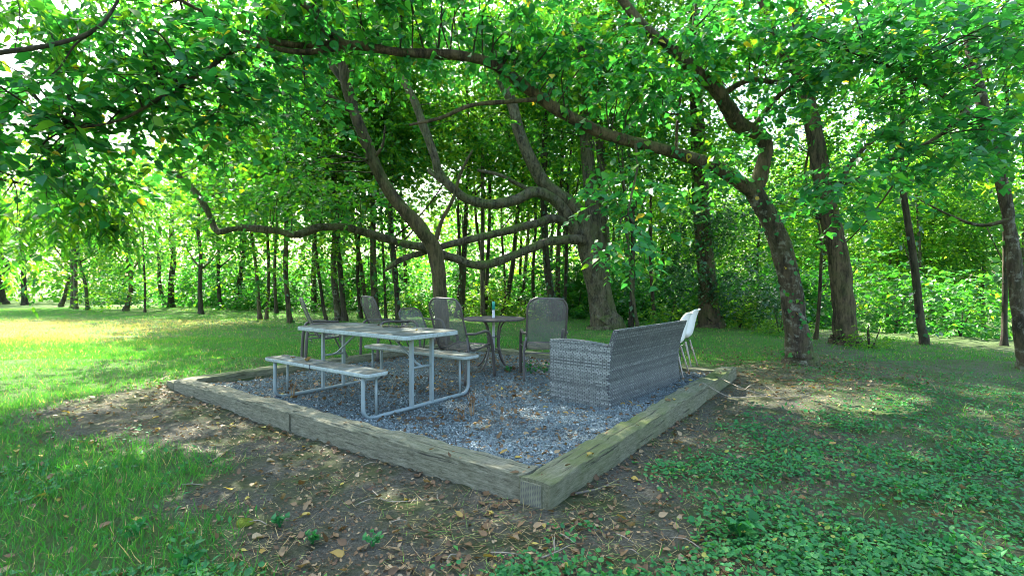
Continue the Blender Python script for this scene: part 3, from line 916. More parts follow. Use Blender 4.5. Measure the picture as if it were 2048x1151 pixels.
# ------------------------------------------------------------------ tree R: the near tree with the long reaching limb
trunk = path(7.7, (1603, 728), (1590, 640, 7.68), (1575, 545, 7.6), (1548, 455, 7.5), (1505, 378, 7.4))
t_pts, t_rad = flare(trunk, [0.19, 0.16, 0.142, 0.138, 0.125])
limb1 = path(7.4, (1515, 392, 7.42), (1440, 338, 7.3), (1340, 302, 7.1), (1220, 272, 6.8), (1130, 228, 6.6), (1055, 178, 6.45), (985, 128, 6.3), (900, 110, 6.1), (800, 105, 5.9), (720, 92, 5.7), (660, 86, 5.6))
r1 = [0.11, 0.085, 0.08, 0.075, 0.072, 0.07, 0.064, 0.056, 0.05, 0.047, 0.043]
limb2 = path(7.4, (1510, 385), (1524, 335, 7.4), (1532, 292, 7.38), (1515, 266, 7.35), (1480, 250, 7.3), (1455, 215, 7.2), (1432, 180, 7.1), (1395, 145, 7.0), (1345, 100, 6.9), (1280, 45, 6.8), (1220, -40, 6.7), (1150, -160, 6.6))
r2 = [0.11, 0.105, 0.10, 0.105, 0.11, 0.105, 0.09, 0.08, 0.07, 0.062, 0.055, 0.045]
limb1a = path(5.6, (690, 88, 5.65), (650, 60, 5.6), (620, 20, 5.5), (570, -20, 5.4), (500, -90, 5.3))
limb1b = path(5.6, (670, 88, 5.6), (590, 90, 5.5), (520, 75, 5.3), (440, 42, 5.1), (360, 0, 4.9))
limb1c = path(5.6, (680, 95, 5.62), (600, 104, 5.5), (500, 92, 5.3), (430, 125, 5.1), (420, 160, 5.0))
limb1d = path(6.45, (1075, 198), (1010, 204, 6.4), (945, 210, 6.35), (880, 236, 6.3), (818, 250, 6.25))
limb2a = path(7.35, (1500, 262), (1560, 190, 7.1), (1620, 160, 6.8), (1680, 120, 6.5))
limb2b = path(7.3, (1440, 190), (1500, 160, 7.2), (1560, 165, 7.0), (1640, 155, 6.9))
shoot1 = path(7.2, (1352, 305), (1356, 230, 7.2), (1368, 150, 7.15), (1385, 60, 7.1), (1400, -60, 7.0))
low1 = path(6.9, (1270, 285), (1275, 330, 6.5), (1265, 380, 6.1), (1255, 430, 5.9))
left_hang = path(5.2, (430, 130, 5.1), (330, 190, 4.9), (240, 240, 4.7), (130, 260, 4.6))
paths = [(limb1, r1), (limb2, r2), (limb1a, 0.05), (limb1b, 0.04), (limb1c, 0.03), (limb2a, 0.03), (limb2b, 0.03), (shoot1, 0.02), (low1, 0.02), (left_hang, 0.02)]
treeR = tree_root('leaning_tree', trunk[0], 'near leaning tree whose long limb arches over the picnic table')
kids = [wood(None, 'trunk', t_pts, t_rad, 'bark_lichen', 36, 16, 0.03, 0.016)]
for pth, rr in ((limb1, r1), (limb2, r2), (limb1a, [0.04, 0.038, 0.034, 0.03, 0.02]), (limb1b, [0.036, 0.032, 0.028, 0.022, 0.015]), (limb1c, [0.034, 0.03, 0.026, 0.022, 0.02]), (limb1d, [0.03, 0.028, 0.025, 0.022, 0.016]),
                (limb2a, [0.045, 0.035, 0.028, 0.02]), (limb2b, [0.045, 0.035, 0.03, 0.02]), (shoot1, [0.022, 0.02, 0.018, 0.014, 0.01]), (low1, [0.02, 0.016, 0.012, 0.008]), (left_hang, [0.022, 0.018, 0.012, 0.007])):
    kids.append(wood(None, 'limb', pth, rr, 'bark_brown', 18, 10, 0.05, 0.012 if max(rr) > 0.05 else 0.004))
B = []
for px, py, d, rx, ry, rz, n in (
        (140, 160, 4.9, .75, .8, .42, 10), (330, 100, 5.1, .8, .8, .45, 11), (300, 240, 4.9, .8, .6, .35, 10), (100, 290, 4.7, .6, .5, .30, 7), (520, 160, 5.3, .5, .6, .4, 7), (240, 30, 5.4, .9, .7, .35, 9),
        (520, 20, 5.3, .8, .8, .4, 11), (680, 40, 5.7, .6, .8, .35, 8), (820, 30, 6.1, .8, .8, .4, 9), (960, 40, 6.3, .7, .8, .4, 9), (1080, 90, 6.4, .5, .6, .4, 7),
        (1180, 120, 6.6, .6, .7, .5, 9), (1290, 160, 6.9, .6, .6, .5, 8), (1380, 60, 6.6, .8, .8, .5, 11), (1520, 80, 6.9, .7, .7, .4, 7), (1600, 200, 6.6, .4, .5, .3, 3),
        (1262, 430, 5.8, .20, .25, .40, 4), (1300, 350, 6.3, .3, .3, .2, 2), (1430, 330, 7.0, .3, .3, .2, 2), (20, 220, 4.5, .4, .5, .5, 5),
        (300, -120, 5.0, 1.3, 1.1, .5, 5), (700, -130, 5.8, 1.4, 1.2, .5, 6), (1150, -120, 6.6, 1.5, 1.3, .6, 11), (1500, -120, 6.8, 1.3, 1.3, .6, 9), (1000, -330, 6.9, 1.8, 1.4, .7, 9), (1500, -400, 7.4, 1.8, 1.5, .9, 9)):
    B.append((P(px, py, d), (rx, ry, rz), n))
cc, rad = clusters(B)
m = MB(); branch_to(paths, cc, 0.012, 0.004, m)
kids.append(tag(m.build('branches', M['bark_dark'], None), kind='stuff'))
fr = sprays(cc, rad, 10, 0.23, 0.42, 9, 0.112, LEAF_NEAR, 0.3, (0.45, 0.22), 0.38)
pos, t, nn, sz, tint, p0, p1 = fr
V, F = stems(p0, p1, 0.0036)
kids.append(tag(link('twigs', np_mesh('twigs', V, F, np.full(len(V), 0.5), M['bark_dark'])), kind='stuff'))
# the largest leaves in view stand singly, the rest is the mass
uv = np.stack([1024 + FPX * pos[:, 0] / pos[:, 1], YH + FPX * (CAM_H - pos[:, 2]) / pos[:, 1]], 1)
big = np.where((uv[:, 0] > 10) & (uv[:, 0] < 2038) & (uv[:, 1] > 10), sz / pos[:, 1], 0)
pick = np.argsort(-big)[:300]
rest = np.ones(len(pos), bool); rest[pick] = False
crown = crown_obj('crown', (pos[rest], t[rest], nn[rest], sz[rest], tint[rest]), LEAF_NEAR, M['leaf_near'])
tag(crown, kind='stuff')
kids.append(crown)
fr_ = ivy_on(trunk, [0.19, 0.16, 0.142, 0.138, 0.125], 130, 0.07, 0.05, 0.0, 1.0)
fr_2 = ivy_on(limb1[:7], r1[:7], 150, 0.09, 0.10); fr_3 = ivy_on(limb2[:8], r2[:8], 60, 0.08, 0.08)
kids.append(tag(crown_obj('ivy', tuple(np.concatenate(q) for q in zip(fr_, fr_2, fr_3)), LEAF_NEAR, M['leaf_near']), kind='stuff'))
finish_tree(treeR, kids)
leaf_me = []
for k in range(8):
    tv = (k + 0.5) / 8 * 0.9
    leaf_me.append(np_mesh('leaf', LEAF_NEAR[0] + rng.normal(0, 0.012, LEAF_NEAR[0].shape), LEAF_NEAR[1], np.full(len(LEAF_NEAR[0]), tv), M['leaf_near']))
for i in pick:
    o = link('leaf', leaf_me[min(7, int(min(tint[i], 0.89) / 0.9 * 8))], crown)
    tt = norm(t[i]); s = norm(np.cross(tt, nn[i])); n2 = np.cross(s, tt)
    mx = Matrix([[s[k] * sz[i], tt[k] * sz[i], n2[k] * sz[i], pos[i][k]] for k in range(3)] + [[0, 0, 0, 1]])
    o.matrix_local = mx
    # crown sits at the scene origin of its own frame
# ------------------------------------------------------------------ generic mid trees
def mid_tree(name, label, trunk, limbs, blobs, bmat, lm='leaf_mid', twigs=8, spread=0.32, length=0.5, leaves=9, ls=0.11, br=0.012, group=None, tintv=(0.5, 0.22), nt=14, do_flare=True, stem=0.003):
    tp, tr_ = trunk
    root = tree_root(name, tp[0], label, group)
    if do_flare: fp, frd = flare(tp, tr_)
    else: fp, frd = tp, tr_
    ks = [wood(None, 'trunk', fp, frd, bmat, 32, 12, 0.03, 0.018)]
    for lp, lr in limbs: ks.append(wood(None, 'limb', lp, lr, bmat, 16, 8, 0.04, 0.018 if max(lr) > 0.07 else 0.006))
    cc, rad = clusters(blobs)
    m = MB(); branch_to([trunk] + list(limbs), cc, br, 0.004, m, n=4)
    ks.append(tag(m.build('branches', M['bark_dark'], None), kind='stuff'))
    f = sprays(cc, rad, twigs, spread, length, leaves, ls, LEAF_MID, 0.2, tintv, 0.55)
    ks.append(tag(crown_obj('crown', f[:5], LEAF_MID, M[lm]), kind='stuff'))
    if stem:
        V, F = stems(f[5], f[6], stem)
        ks.append(tag(link('twigs', np_mesh('twigs', V, F, np.full(len(V), 0.5), M['bark_dark'])), kind='stuff'))
    finish_tree(root, ks)
    return root
def BL_(*rows):
    return [(P(px, py, d), (rx, ry, rz), n) for px, py, d, rx, ry, rz, n in rows]

# tree M, the slim forked trunk behind the armchair
mid_tree('forked_tree', 'slim brown trunk forking low behind the mesh armchair and curving up leftwards',
    (path(9.4, (886, 700), (884, 640), (878, 560, 9.4), (868, 498, 9.35), (840, 455, 9.2), (800, 410, 9.1), (765, 360, 9.0), (738, 300, 8.9), (712, 232, 8.8), (692, 165, 8.7), (682, 90, 8.6), (670, -20, 8.5), (650, -160, 8.4)), [0.15, 0.13, 0.125, 0.135, 0.125, 0.115, 0.105, 0.095, 0.09, 0.085, 0.075, 0.06, 0.04]),
    [(path(9.3, (872, 478), (884, 440, 9.3), (905, 400, 9.3), (922, 345, 9.35), (945, 300, 9.4)), [0.05, 0.035, 0.03, 0.026, 0.018]),
     (path(8.9, (745, 320), (765, 290, 8.85), (770, 250, 8.8)), [0.03, 0.022, 0.012]),
     (path(8.7, (694, 170), (600, 60, 8.9), (450, -40, 9.3), (300, -90, 9.5), (120, -130, 9.6)), [0.06, 0.05, 0.04, 0.03, 0.015]),  # this limb and the next reach the added shading foliage
     (path(8.6, (684, 100), (700, 0, 9.6), (740, -60, 10.8), (800, -90, 11.6)), [0.06, 0.05, 0.04, 0.02]),
     (path(8.8, (705, 225), (650, 185, 8.5), (600, 140, 8.3), (540, 120, 8.1)), [0.05, 0.04, 0.03, 0.018])],
    BL_((570, 200, 8.4, .8, 1.0, .7, 14), (790, 120, 9.2, .8, .9, .5, 6), (680, 20, 8.6, 1.4, 1.2, .8, 18), (560, 330, 8.6, .9, .8, .5, 9), (480, 230, 8.4, .9, .9, .6, 10), (650, -200, 8.5, 2.2, 1.8, 1.3, 20), (900, -260, 9.2, 2, 2, 1.2, 17), (560, -480, 9.4, 2.4, 2.2, 1.4, 14), (760, -85, 11.2, 2.3, 1.9, 1.0, 58), (380, -60, 9.6, 2.0, 1.6, .9, 26), (100, -130, 9.6, 1.8, 1.6, .9, 20)), 'bark_brown')  # final leaf masses listed, mostly above view, added to shade gravel and lawn

# tree T, the great twin trunk
mid_tree('twin_trunk_tree', 'massive tree on a broad leaning base with low sweeping mossy limbs',
    (path(14.0, (1212, 655), (1200, 590), (1185, 530, 13.9), (1172, 480, 13.8), (1160, 430, 13.6), (1130, 398, 13.4), (1090, 368, 13.2), (1062, 320, 13.0), (1038, 262, 12.9), (1022, 200, 12.8), (985, 130, 12.6), (940, 50, 12.4), (900, -60, 12)), [0.40, 0.33, 0.30, 0.27, 0.19, 0.17, 0.16, 0.15, 0.14, 0.13, 0.11, 0.09, 0.06]),
    [(path(14.2, (1206, 610), (1192, 480, 14.4), (1182, 390, 14.5), (1174, 300, 14.5), (1166, 190, 14.5), (1160, 60, 14.5), (1150, -150, 14.5)), [0.18, 0.21, 0.2, 0.18, 0.16, 0.13, 0.08]),
     (path(14.4, (1212, 610), (1208, 450, 15), (1204, 340, 15), (1198, 230, 15), (1210, 60, 15)), [0.15, 0.14, 0.13, 0.12, 0.08]),
     (path(13.7, (1170, 482), (1140, 478, 13.4), (1095, 484, 13.0), (1048, 502, 12.6), (1000, 521, 12.2), (955, 530, 11.9), (905, 515, 11.5), (850, 495, 11.2), (795, 484, 10.9), (740, 467, 10.6), (690, 455, 10.4), (640, 455, 10.2), (595, 468, 10.1), (540, 460, 9.9), (480, 455, 9.8), (436, 462, 9.7), (418, 428, 9.7), (395, 390, 9.6), (355, 350, 9.5), (330, 342, 9.5)), [0.16, 0.13, 0.115, 0.105, 0.10, 0.10, 0.095, 0.09, 0.088, 0.085, 0.08, 0.078, 0.07, 0.068, 0.065, 0.064, 0.055, 0.05, 0.035, 0.02]),
     (path(13.6, (1150, 455), (1110, 437, 13.3), (1070, 447, 13.0), (1020, 460, 12.6), (960, 474, 12.2), (900, 488, 11.8), (850, 503, 11.4), (800, 520, 11.0), (768, 542, 10.8)), [0.13, 0.11, 0.1, 0.095, 0.09, 0.08, 0.07, 0.055, 0.03]),
     (path(13.7, (1158, 480), (1140, 440, 13.5), (1112, 402, 13.3), (1070, 384, 13.1), (1030, 400, 12.9), (985, 408, 12.7), (935, 398, 12.5), (900, 372, 12.3), (878, 345, 12.2), (868, 310, 12.1), (850, 260, 12.0), (825, 195, 11.9), (790, 130, 11.8), (770, 60, 11.7)), [0.18, 0.17, 0.15, 0.14, 0.13, 0.12, 0.115, 0.11, 0.105, 0.10, 0.095, 0.085, 0.075, 0.05]),
     (path(12.25, (890, 362), (865, 348, 12.2), (856, 338, 12.2)), [0.08, 0.06, 0.04]),
     (path(13.4, (1100, 400), (1040, 370, 13.4), (1000, 350, 13.3), (955, 340, 13.2)), [0.06, 0.055, 0.05, 0.04])],
    BL_((1000, 70, 13.4, 1.8, 1.4, .8, 18), (820, 60, 12.6, 1.5, 1.2, .8, 11), (1180, 100, 14, 1.8, 1.6, 1.2, 22), (900, 250, 13.2, 1.2, 1.0, .6, 4), (1100, 260, 13.6, 1.3, 1.2, .8, 10), (1280, 250, 14.2, 1.4, 1.2, .9, 12),
        (450, 380, 9.8, .9, .9, .5, 9), (620, 400, 10.2, 1.0, .9, .5, 9), (350, 300, 9.6, 1.0, .9, .6, 11), (720, 420, 10.8, .8, .8, .4, 6), (960, -120, 12.6, 3, 2.5, 1.5, 22), (1250, -150, 14, 3, 2.6, 1.6, 20), (800, -350, 12, 3, 2.6, 1.6, 34)), 'bark_grey', ls=0.13, length=0.6, spread=0.4)

# tree S, stout trunk right of the leaning tree
mid_tree('stout_tree', 'stout upright brown trunk with stripped bark beyond the leaning tree',
    (path(10.5, (1692, 685), (1688, 620), (1680, 540), (1668, 470), (1652, 400), (1640, 330), (1625, 250), (1608, 170), (1598, 80), (1590, -60)), [0.23, 0.205, 0.195, 0.185, 0.175, 0.165, 0.155, 0.14, 0.12, 0.08]),
    [(path(10.5, (1606, 160), (1560, 100, 10.3), (1535, 40, 10.2), (1500, -60, 10)), [0.1, 0.085, 0.07, 0.05]), (path(10.5, (1650, 440), (1700, 330, 10.2), (1760, 270, 10), (1830, 220, 9.8)), [0.06, 0.045, 0.035, 0.02])],
    BL_((1560, 60, 10.3, 1.6, 1.5, .9, 18), (1720, 60, 10.2, 1.6, 1.5, .9, 18), (1760, 250, 10.0, 1.2, 1.1, .7, 10), (1480, 250, 10.4, .9, .9, .6, 5), (1650, -250, 10.5, 3, 2.5, 1.5, 24), (1900, -200, 10.2, 2.5, 2, 1.4, 16), (1500, 420, 11, .7, .7, .5, 4)), 'bark_brown')

# tree U, slim lichen grey trunk at the right
mid_tree('lichen_tree', 'slim pale lichened trunk leaning beside the right end of the dirt path',
    (path(7.2, (2056, 742), (2038, 620), (2022, 470), (2005, 370), (1985, 290), (1968, 225), (1950, 140), (1930, 40), (1900, -100)), [0.095, 0.078, 0.072, 0.07, 0.066, 0.06, 0.052, 0.042, 0.03]),
    [(path(7.1, (1975, 260), (1900, 200, 6.8), (1820, 150, 6.4), (1740, 120, 6.1)), [0.04, 0.03, 0.022, 0.012]), (path(7.1, (2018, 440), (1960, 450, 7.3), (1900, 430, 7.5), (1840, 400, 7.7)), [0.03, 0.025, 0.018, 0.01]),
     (path(7.1, (1960, 190), (1880, 270, 6.6), (1780, 320, 6.2), (1690, 370, 6.0)), [0.03, 0.024, 0.016, 0.008])],
    BL_((1780, 130, 6.1, .8, .7, .45, 12), (1930, 100, 6.0, .8, .8, .55, 14), (1850, 280, 6.1, .8, .6, .32, 9), (1680, 360, 6.0, .4, .4, .26, 5), (1990, 260, 6.2, .5, .6, .35, 6), (2040, 30, 5.8, .5, .6, .5, 7), (1650, 60, 6.4, .5, .6, .4, 6), (1950, -120, 6.4, 1.5, 1.4, .7, 10)), 'bark_lichen', 'leaf_near', 9, 0.22, 0.42, 8, 0.13, 0.012, tintv=(0.4, 0.18))

# walnut bough hanging in from the left: compound leaves
def walnut():
    trunk = ([np.array([-6.3, 3.6, 0]), np.array([-6.2, 3.6, 1.6]), np.array([-6.0, 3.7, 3.2]), np.array([-5.7, 3.8, 5.0]), np.array([-5.5, 3.9, 7])], [0.22, 0.18, 0.16, 0.13, 0.08])
    root = tree_root('walnut_tree', trunk[0][0], 'walnut tree whose drooping feathery leaves and thin boughs hang over the lawn edge')
    fp, frd = flare(*trunk)
    ks = [wood(None, 'trunk', fp, frd, 'bark_dark', 12)]
    lim = [(path(4.0, (-330, 90, 3.9), (-120, 118, 3.9), (0, 105, 3.9), (110, 88, 4.0), (185, 62, 4.1), (222, 25, 4.2), (250, -30, 4.3)), [0.05, 0.035, 0.02, 0.018, 0.016, 0.013, 0.009]),
           (path(4.0, (185, 66, 4.1), (150, 90, 4.1), (115, 140, 4.1), (60, 175, 4.1)), [0.009, 0.008, 0.006, 0.003]),
           (path(4.6, (-300, 120, 4.4), (-100, 260, 4.6), (20, 350, 4.9), (100, 300, 4.9)), [0.03, 0.02, 0.012, 0.005]),
           (path(5.4, (-300, 200, 4.6), (-80, 330, 5.0), (60, 370, 5.4), (200, 390, 5.8)), [0.03, 0.02, 0.013, 0.006])]
    lim[0][0].insert(0, np.array([-5.95, 3.75, 3.5])); lim[0][1].insert(0, 0.07)
    lim[2][0].insert(0, np.array([-6.1, 3.65, 2.9])); lim[2][1].insert(0, 0.06)
    lim[3][0].insert(0, np.array([-6.1, 3.65, 2.6])); lim[3][1].insert(0, 0.05)
    for lp, lr in lim: ks.append(wood(None, 'limb', lp, lr, 'bark_dark', 7, 5, 0.05))
    bl = BL_((60, 420, 5.2, .55, .5, .3, 11), (190, 420, 5.7, .55, .5, .28, 11), (30, 500, 5.6, .4, .4, .14, 4), (160, 350, 5.4, .6, .5, .25, 7), (60, 40, 4.2, .5, .4, .3, 6), (-200, 200, 4.6, .8, .8, .8, 14), (30, -150, 4.4, 1.2, 1, .5, 14))
    cc, rad = clusters(bl)
    m = MB(); branch_to(lim, cc, 0.006, 0.003, m, n=4)
    ks.append(tag(m.build('branches', M['bark_dark'], None), kind='stuff'))
    f = sprays(cc, rad, 7, 0.13, 0.36, 13, 0.105, LEAFLET, 0.75, (0.62, 0.2), 0.4, side=0.7)
    ks.append(tag(crown_obj('crown', f[:5], LEAFLET, M['leaf_mid']), kind='stuff'))
    V, F = stems(f[5], f[6], 0.0018)
    ks.append(tag(link('twigs', np_mesh('twigs', V, F, np.full(len(V), 0.5), M['bark_dark'])), kind='stuff'))
    finish_tree(root, ks)
    # two hanging nuts
    for dx in (-6, 8):
        c = P(95 + dx, 298, 4.9)
        me = bpy.data.meshes.new('fruit')
        V, F = [], []
        for i in range(7):
            for j in range(10):
                th_, ph_ = math.pi * i / 6, 2 * math.pi * j / 10
                V.append((0.024 * math.sin(th_) * math.cos(ph_), 0.024 * math.sin(th_) * math.sin(ph_), 0.027 * math.cos(th_)))
        F = [(i * 10 + j, i * 10 + (j + 1) % 10, i * 10 + 10 + (j + 1) % 10, i * 10 + 10 + j) for i in range(6) for j in range(10)]
        m = MB(); m.add(V, F); o = m.build('fruit', M['nut'], None)
        o.location = c
        bpy.context.view_layer.update()
        to_local(root, o)
walnut()

# ------------------------------------------------------------------ woodland: row trees and shrubs
def crown_variant(n_cl, rx, rz, ls, twigs=7, leaves=8, spread=0.45, length=0.6, mt='leaf_far', tintv=(0.5, 0.25)):
    bl = []
    for k in range(7):
        a = random.uniform(0, 6.28); q = random.uniform(0.15, 0.6)
        bl.append(((math.cos(a) * rx * q, math.sin(a) * rx * q, random.uniform(-0.75, 0.75) * rz), (rx * 0.55, rx * 0.55, rz * 0.42), n_cl // 7))
    cc, rad = clusters(bl)
    f = sprays(cc, rad, twigs, spread, length, leaves, ls, LEAF_MID, 0.2, tintv, 0.6)
    V, F, T = stamp(LEAF_MID[0], LEAF_MID[1], *f[:5])
    return np_mesh('crown', V, F, T, M[mt], False), cc
CROWNS = [crown_variant(70, 2.6, 3.4, 0.14, 8, 9) for _ in range(4)] + [crown_variant(84, 3.2, 4.2, 0.15, 8, 9) for _ in range(2)]
BUSH_SUN_TINT = [crown_variant(35, 0.9, 0.8, 0.10, 7, 8, 0.28, 0.35, 'leaf_far', (0.7, 0.2)) for _ in range(2)]  # brighter leaf tint paints sunlight into the foliage colour
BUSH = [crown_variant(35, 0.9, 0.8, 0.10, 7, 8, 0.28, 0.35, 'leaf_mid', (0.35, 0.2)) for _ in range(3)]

def row_tree(name, label, px, py, wpx, lean, bmat, group, fork=None, ivy=0, crown_z=6.5, cs=1.0, ht=11.0, depth=None, crowns=1):
    d = depth or (FPX * CAM_H / max(8, (py - YH)))
    x, y = (px - 1024) / FPX * d, d
    g = float(ground_z(x, y))
    r0 = max(0.04, wpx * d / FPX / 2 * 0.82)
    pts = [np.array([x, y, g])]
    k = 6
    wx, wy = lean * ht * 0.5, random.gauss(0, 0.3)
    bend = random.gauss(0, 0.25)
    for i in range(1, k + 1):
        f = i / k
        pts.append(np.array([x + wx * f ** 1.2 + bend * math.sin(f * 3.1) + random.gauss(0, 0.05), y + wy * f + random.gauss(0, 0.08), g + ht * f]))
    rr = [r0 * (1 - 0.11 * i) for i in range(k + 1)]
    root = tag(empty(name, (x, y, g)), label, 'tree', group)
    fp, frd = flare(pts, rr)
    ks = [wood(None, 'trunk', fp, frd, bmat, 10, 4, 0.10)]
    limbs = []
    for q in range(fork if fork is not None else 3):
        f0 = random.uniform(0.22, 0.6); i0 = int(f0 * k)
        b0 = pts[i0] * (1 - (f0 * k - i0)) + pts[i0 + 1] * (f0 * k - i0)
        a = random.uniform(0, 6.28); L_ = random.uniform(1.2, 2.8)
        lp = [b0, b0 + np.array([math.cos(a) * L_ * .4, math.sin(a) * L_ * .4, L_ * .35]), b0 + np.array([math.cos(a) * L_ * .8, math.sin(a) * L_ * .8, L_ * .9])]
        ks.append(wood(None, 'limb', lp, [rr[i0] * .5, rr[i0] * .35, 0.02], bmat, 6, 4, 0.1))
    if ivy:
        fr = ivy_on(pts, rr, ivy, 0.13, 0.28, 0.0, 0.75)
        ks.append(tag(crown_obj('ivy', fr, LEAF_MID, M['ivy']), kind='stuff'))
    finish_tree(root, ks)
    for c in range(crowns):
        me, _ = random.choice(CROWNS)
        co = link('crown', me, root)
        tgt = pts[min(k, max(2, int(round((crown_z) / ht * k))))]
        co.location = (tgt[0] - x + random.gauss(0, 0.3), tgt[1] - y + random.gauss(0, 0.4), crown_z + c * 2.4)
        co.rotation_euler = (random.gauss(0, 0.15), random.gauss(0, 0.15), random.uniform(0, 6.28))
        s = cs * random.uniform(0.9, 1.15)
        co.scale = (s, s, s * random.uniform(0.9, 1.1))
        tag(co, kind='stuff')
    return root

LAWN_G = 'trees along the back of the lawn'
rows = [  # px, py, width px, lean, bark, label, ivy, crown z
    (10, 606, 14, 0.02, 'bark_dark', 'dark trunk in deep shade at the far lawn corner', 0, 6.2),
    (50, 608, 12, -0.05, 'bark_dark', 'dark ivy tree leaning among shrubs at the far lawn corner', 200, 6.0),
    (122, 612, 9, 0.0, 'bark_dark', 'straight thin trunk next to the pale twin stems across the lawn', 0, 6.0),
    (146, 616, 10, -0.22, 'bark_grey', 'pale grey stem leaning out from its twin across the lawn', 0, 6.5),
    (152, 618, 9, -0.03, 'bark_grey', 'pale grey upright stem beside its leaning twin across the lawn', 0, 6.5),
    (176, 620, 8, -0.12, 'bark_dark', 'thin curved stem right beside the pale twin stems', 0, 6.0),
    (252, 622, 11, 0.0, 'bark_brown', 'short brown trunk rising into low dense foliage across the lawn', 120, 5.4),
    (290, 624, 5, 0.0, 'bark_dark', 'very thin sapling stem in front of shrubs across the lawn', 0, 5.0),
    (330, 612, 9, -0.12, 'bark_dark', 'slender leaning stem of the pair across the lawn', 0, 6.4),
    (342, 616, 15, 0.02, 'bark_dark', 'thick dark upright trunk of the pair across the lawn', 0, 6.6),
    (402, 628, 11, -0.06, 'bark_dark', 'dark straight trunk standing at the lawn edge before thick shrubs', 0, 5.6),
    (441, 620, 9, -0.05, 'bark_dark', 'slim trunk curving up between shrubs at the lawn edge', 0, 5.4),
    (474, 618, 14, 0.0, 'bark_dark', 'trunk wrapped in hanging ivy at the lawn edge', 420, 5.4),
    (520, 637, 9, -0.16, 'bark_brown', 'leaning brown trunk of the close pair near the mesh chair', 0, 5.2),
    (533, 637, 8, -0.10, 'bark_brown', 'straighter brown trunk of the close pair near the mesh chair', 0, 5.2),
    (580, 643, 12, -0.04, 'bark_brown', 'brown trunk directly behind the high back mesh chair', 60, 5.0),
    (553, 626, 8, 0.02, 'bark_dark', 'thin dark trunk deep behind the close pair', 0, 5.6),
    (652, 640, 8, -0.22, 'bark_dark', 'thin mossy stem leaning hard above the table end', 0, 5.4),
    (678, 640, 16, -0.26, 'bark_lichen', 'mossy lichened trunk leaning hard above the table end', 60, 5.4),
    (690, 641, 14, -0.18, 'bark_dark', 'dark trunk leaning beside the lichened one above the table end', 80, 5.6),
    (628, 622, 13, 0.0, 'bark_dark', 'broad dark trunk by the bright gap in the woods', 0, 6.2),
    (722, 635, 9, 0.0, 'bark_dark', 'dark trunk just behind the high mesh chair back', 120, 5.6),
    (752, 642, 17, -0.05, 'bark_brown', 'thick ivy footed trunk beside the high mesh chair back', 260, 5.6),
    (772, 640, 7, -0.04, 'bark_dark', 'thin trunk between the two ivy trunks behind the table', 0, 5.6),
    (797, 644, 13, -0.06, 'bark_dark', 'dark trunk draped with ivy behind the low back armchair', 300, 5.6),
    (912, 634, 8, -0.06, 'bark_dark', 'thin stem of the dark pair behind the round table', 0, 6.0),
    (921, 634, 14, 0.03, 'bark_dark', 'thicker stem of the dark pair behind the round table', 200, 6.2),
    (1010, 622, 7, 0.05, 'bark_dark', 'thin leaning stem deep behind the umbrella pole', 0, 5.8),
    (1068, 630, 9, 0.0, 'bark_dark', 'slim dark trunk behind the armchair by the loveseat', 60, 6.0),
    (1112, 640, 20, -0.04, 'bark_dark', 'thick ivy wrapped trunk left of the massive tree', 420, 6.4),
    (1128, 638, 9, 0.10, 'bark_dark', 'side stem beside the ivy wrapped trunk', 120, 6.4),
    (1262, 655, 12, -0.02, 'bark_dark', 'dark ivy trunk right beside the massive tree', 300, 6.4),
    (1275, 656, 8, 0.0, 'bark_grey', 'pale thin trunk right beside the dark ivy trunk', 0, 6.4),
    (1310, 645, 9, -0.03, 'bark_brown', 'slender bare trunk standing alone behind the loveseat', 0, 6.8),
    (1848, 690, 17, -0.10, 'bark_dark', 'curved ivy footed trunk on the edge of the bank', 160, 6.0),
    (2008, 690, 12, -0.10, 'bark_dark', 'thin ivy stem at the bank near the lichened trunk', 200, 5.6),
    (1632, 676, 6, -0.12, 'bark_brown', 'little forked sapling between the leaning and the stout tree', 0, 4.2),
]
for px, py, w, ln, bm, lab, iv, cz in rows:
    if px < 480: cz -= 1.1
    if 790 < px < 1140: cz += 1.6
    row_tree('woodland_tree', lab, px, py, w, ln, bm, LAWN_G, ivy=iv, crown_z=cz + random.uniform(-0.3, 0.4), cs=0.85 if py > 650 or px < 480 else 1.0, crowns=1 if w < 8 or px < 560 or 790 < px < 1140 else 2, ht=7.5 if w < 7 or px < 480 else 10.5)

# the ivy smothered tree behind the white chairs
ip = path(14.2, (1422, 656), (1415, 580), (1408, 480), (1400, 380), (1396, 260), (1390, 100), (1385, -60))
root = tree_root('ivy_tree', ip[0], 'tree smothered in a wide dark curtain of ivy behind the white chairs')
fp, frd = flare(ip, [0.30, 0.26, 0.24, 0.22, 0.2, 0.16, 0.1])
ks = [wood(None, 'trunk', fp, frd, 'bark_brown', 12)]
bl = BL_((1500, 560, 13.8, .9, .7, 1.0, 24), (1370, 560, 14.0, .5, .6, 1.1, 16), (1490, 440, 13.9, .9, .7, .8, 16), (1390, 440, 14, .7, .6, .9, 14), (1540, 620, 13.6, .5, .5, .5, 8))
cc, rad = clusters(bl)
f = sprays(cc, rad, 9, 0.2, 0.4, 9, 0.10, LEAF_MID, 0.7, (0.4, 0.22), 0.7)
ks.append(tag(crown_obj('ivy', f[:5], LEAF_MID, M['ivy']), kind='stuff'))
bl = BL_((1400, 250, 14.2, 1.8, 1.6, 1.2, 26), (1450, 60, 14.2, 2, 1.8, 1.2, 26), (1350, 330, 14, 1.2, 1.0, .7, 10))
cc, rad = clusters(bl)
m = MB(); branch_to([(ip, 0.1)], cc, 0.012, 0.004, m, n=4); ks.append(tag(m.build('branches', M['bark_dark'], None), kind='stuff'))
f = sprays(cc, rad, 8, 0.4, 0.6, 9, 0.13, LEAF_MID, 0.2, (0.55, 0.22), 0.55)
ks.append(tag(crown_obj('crown', f[:5], LEAF_MID, M['leaf_mid']), kind='stuff'))
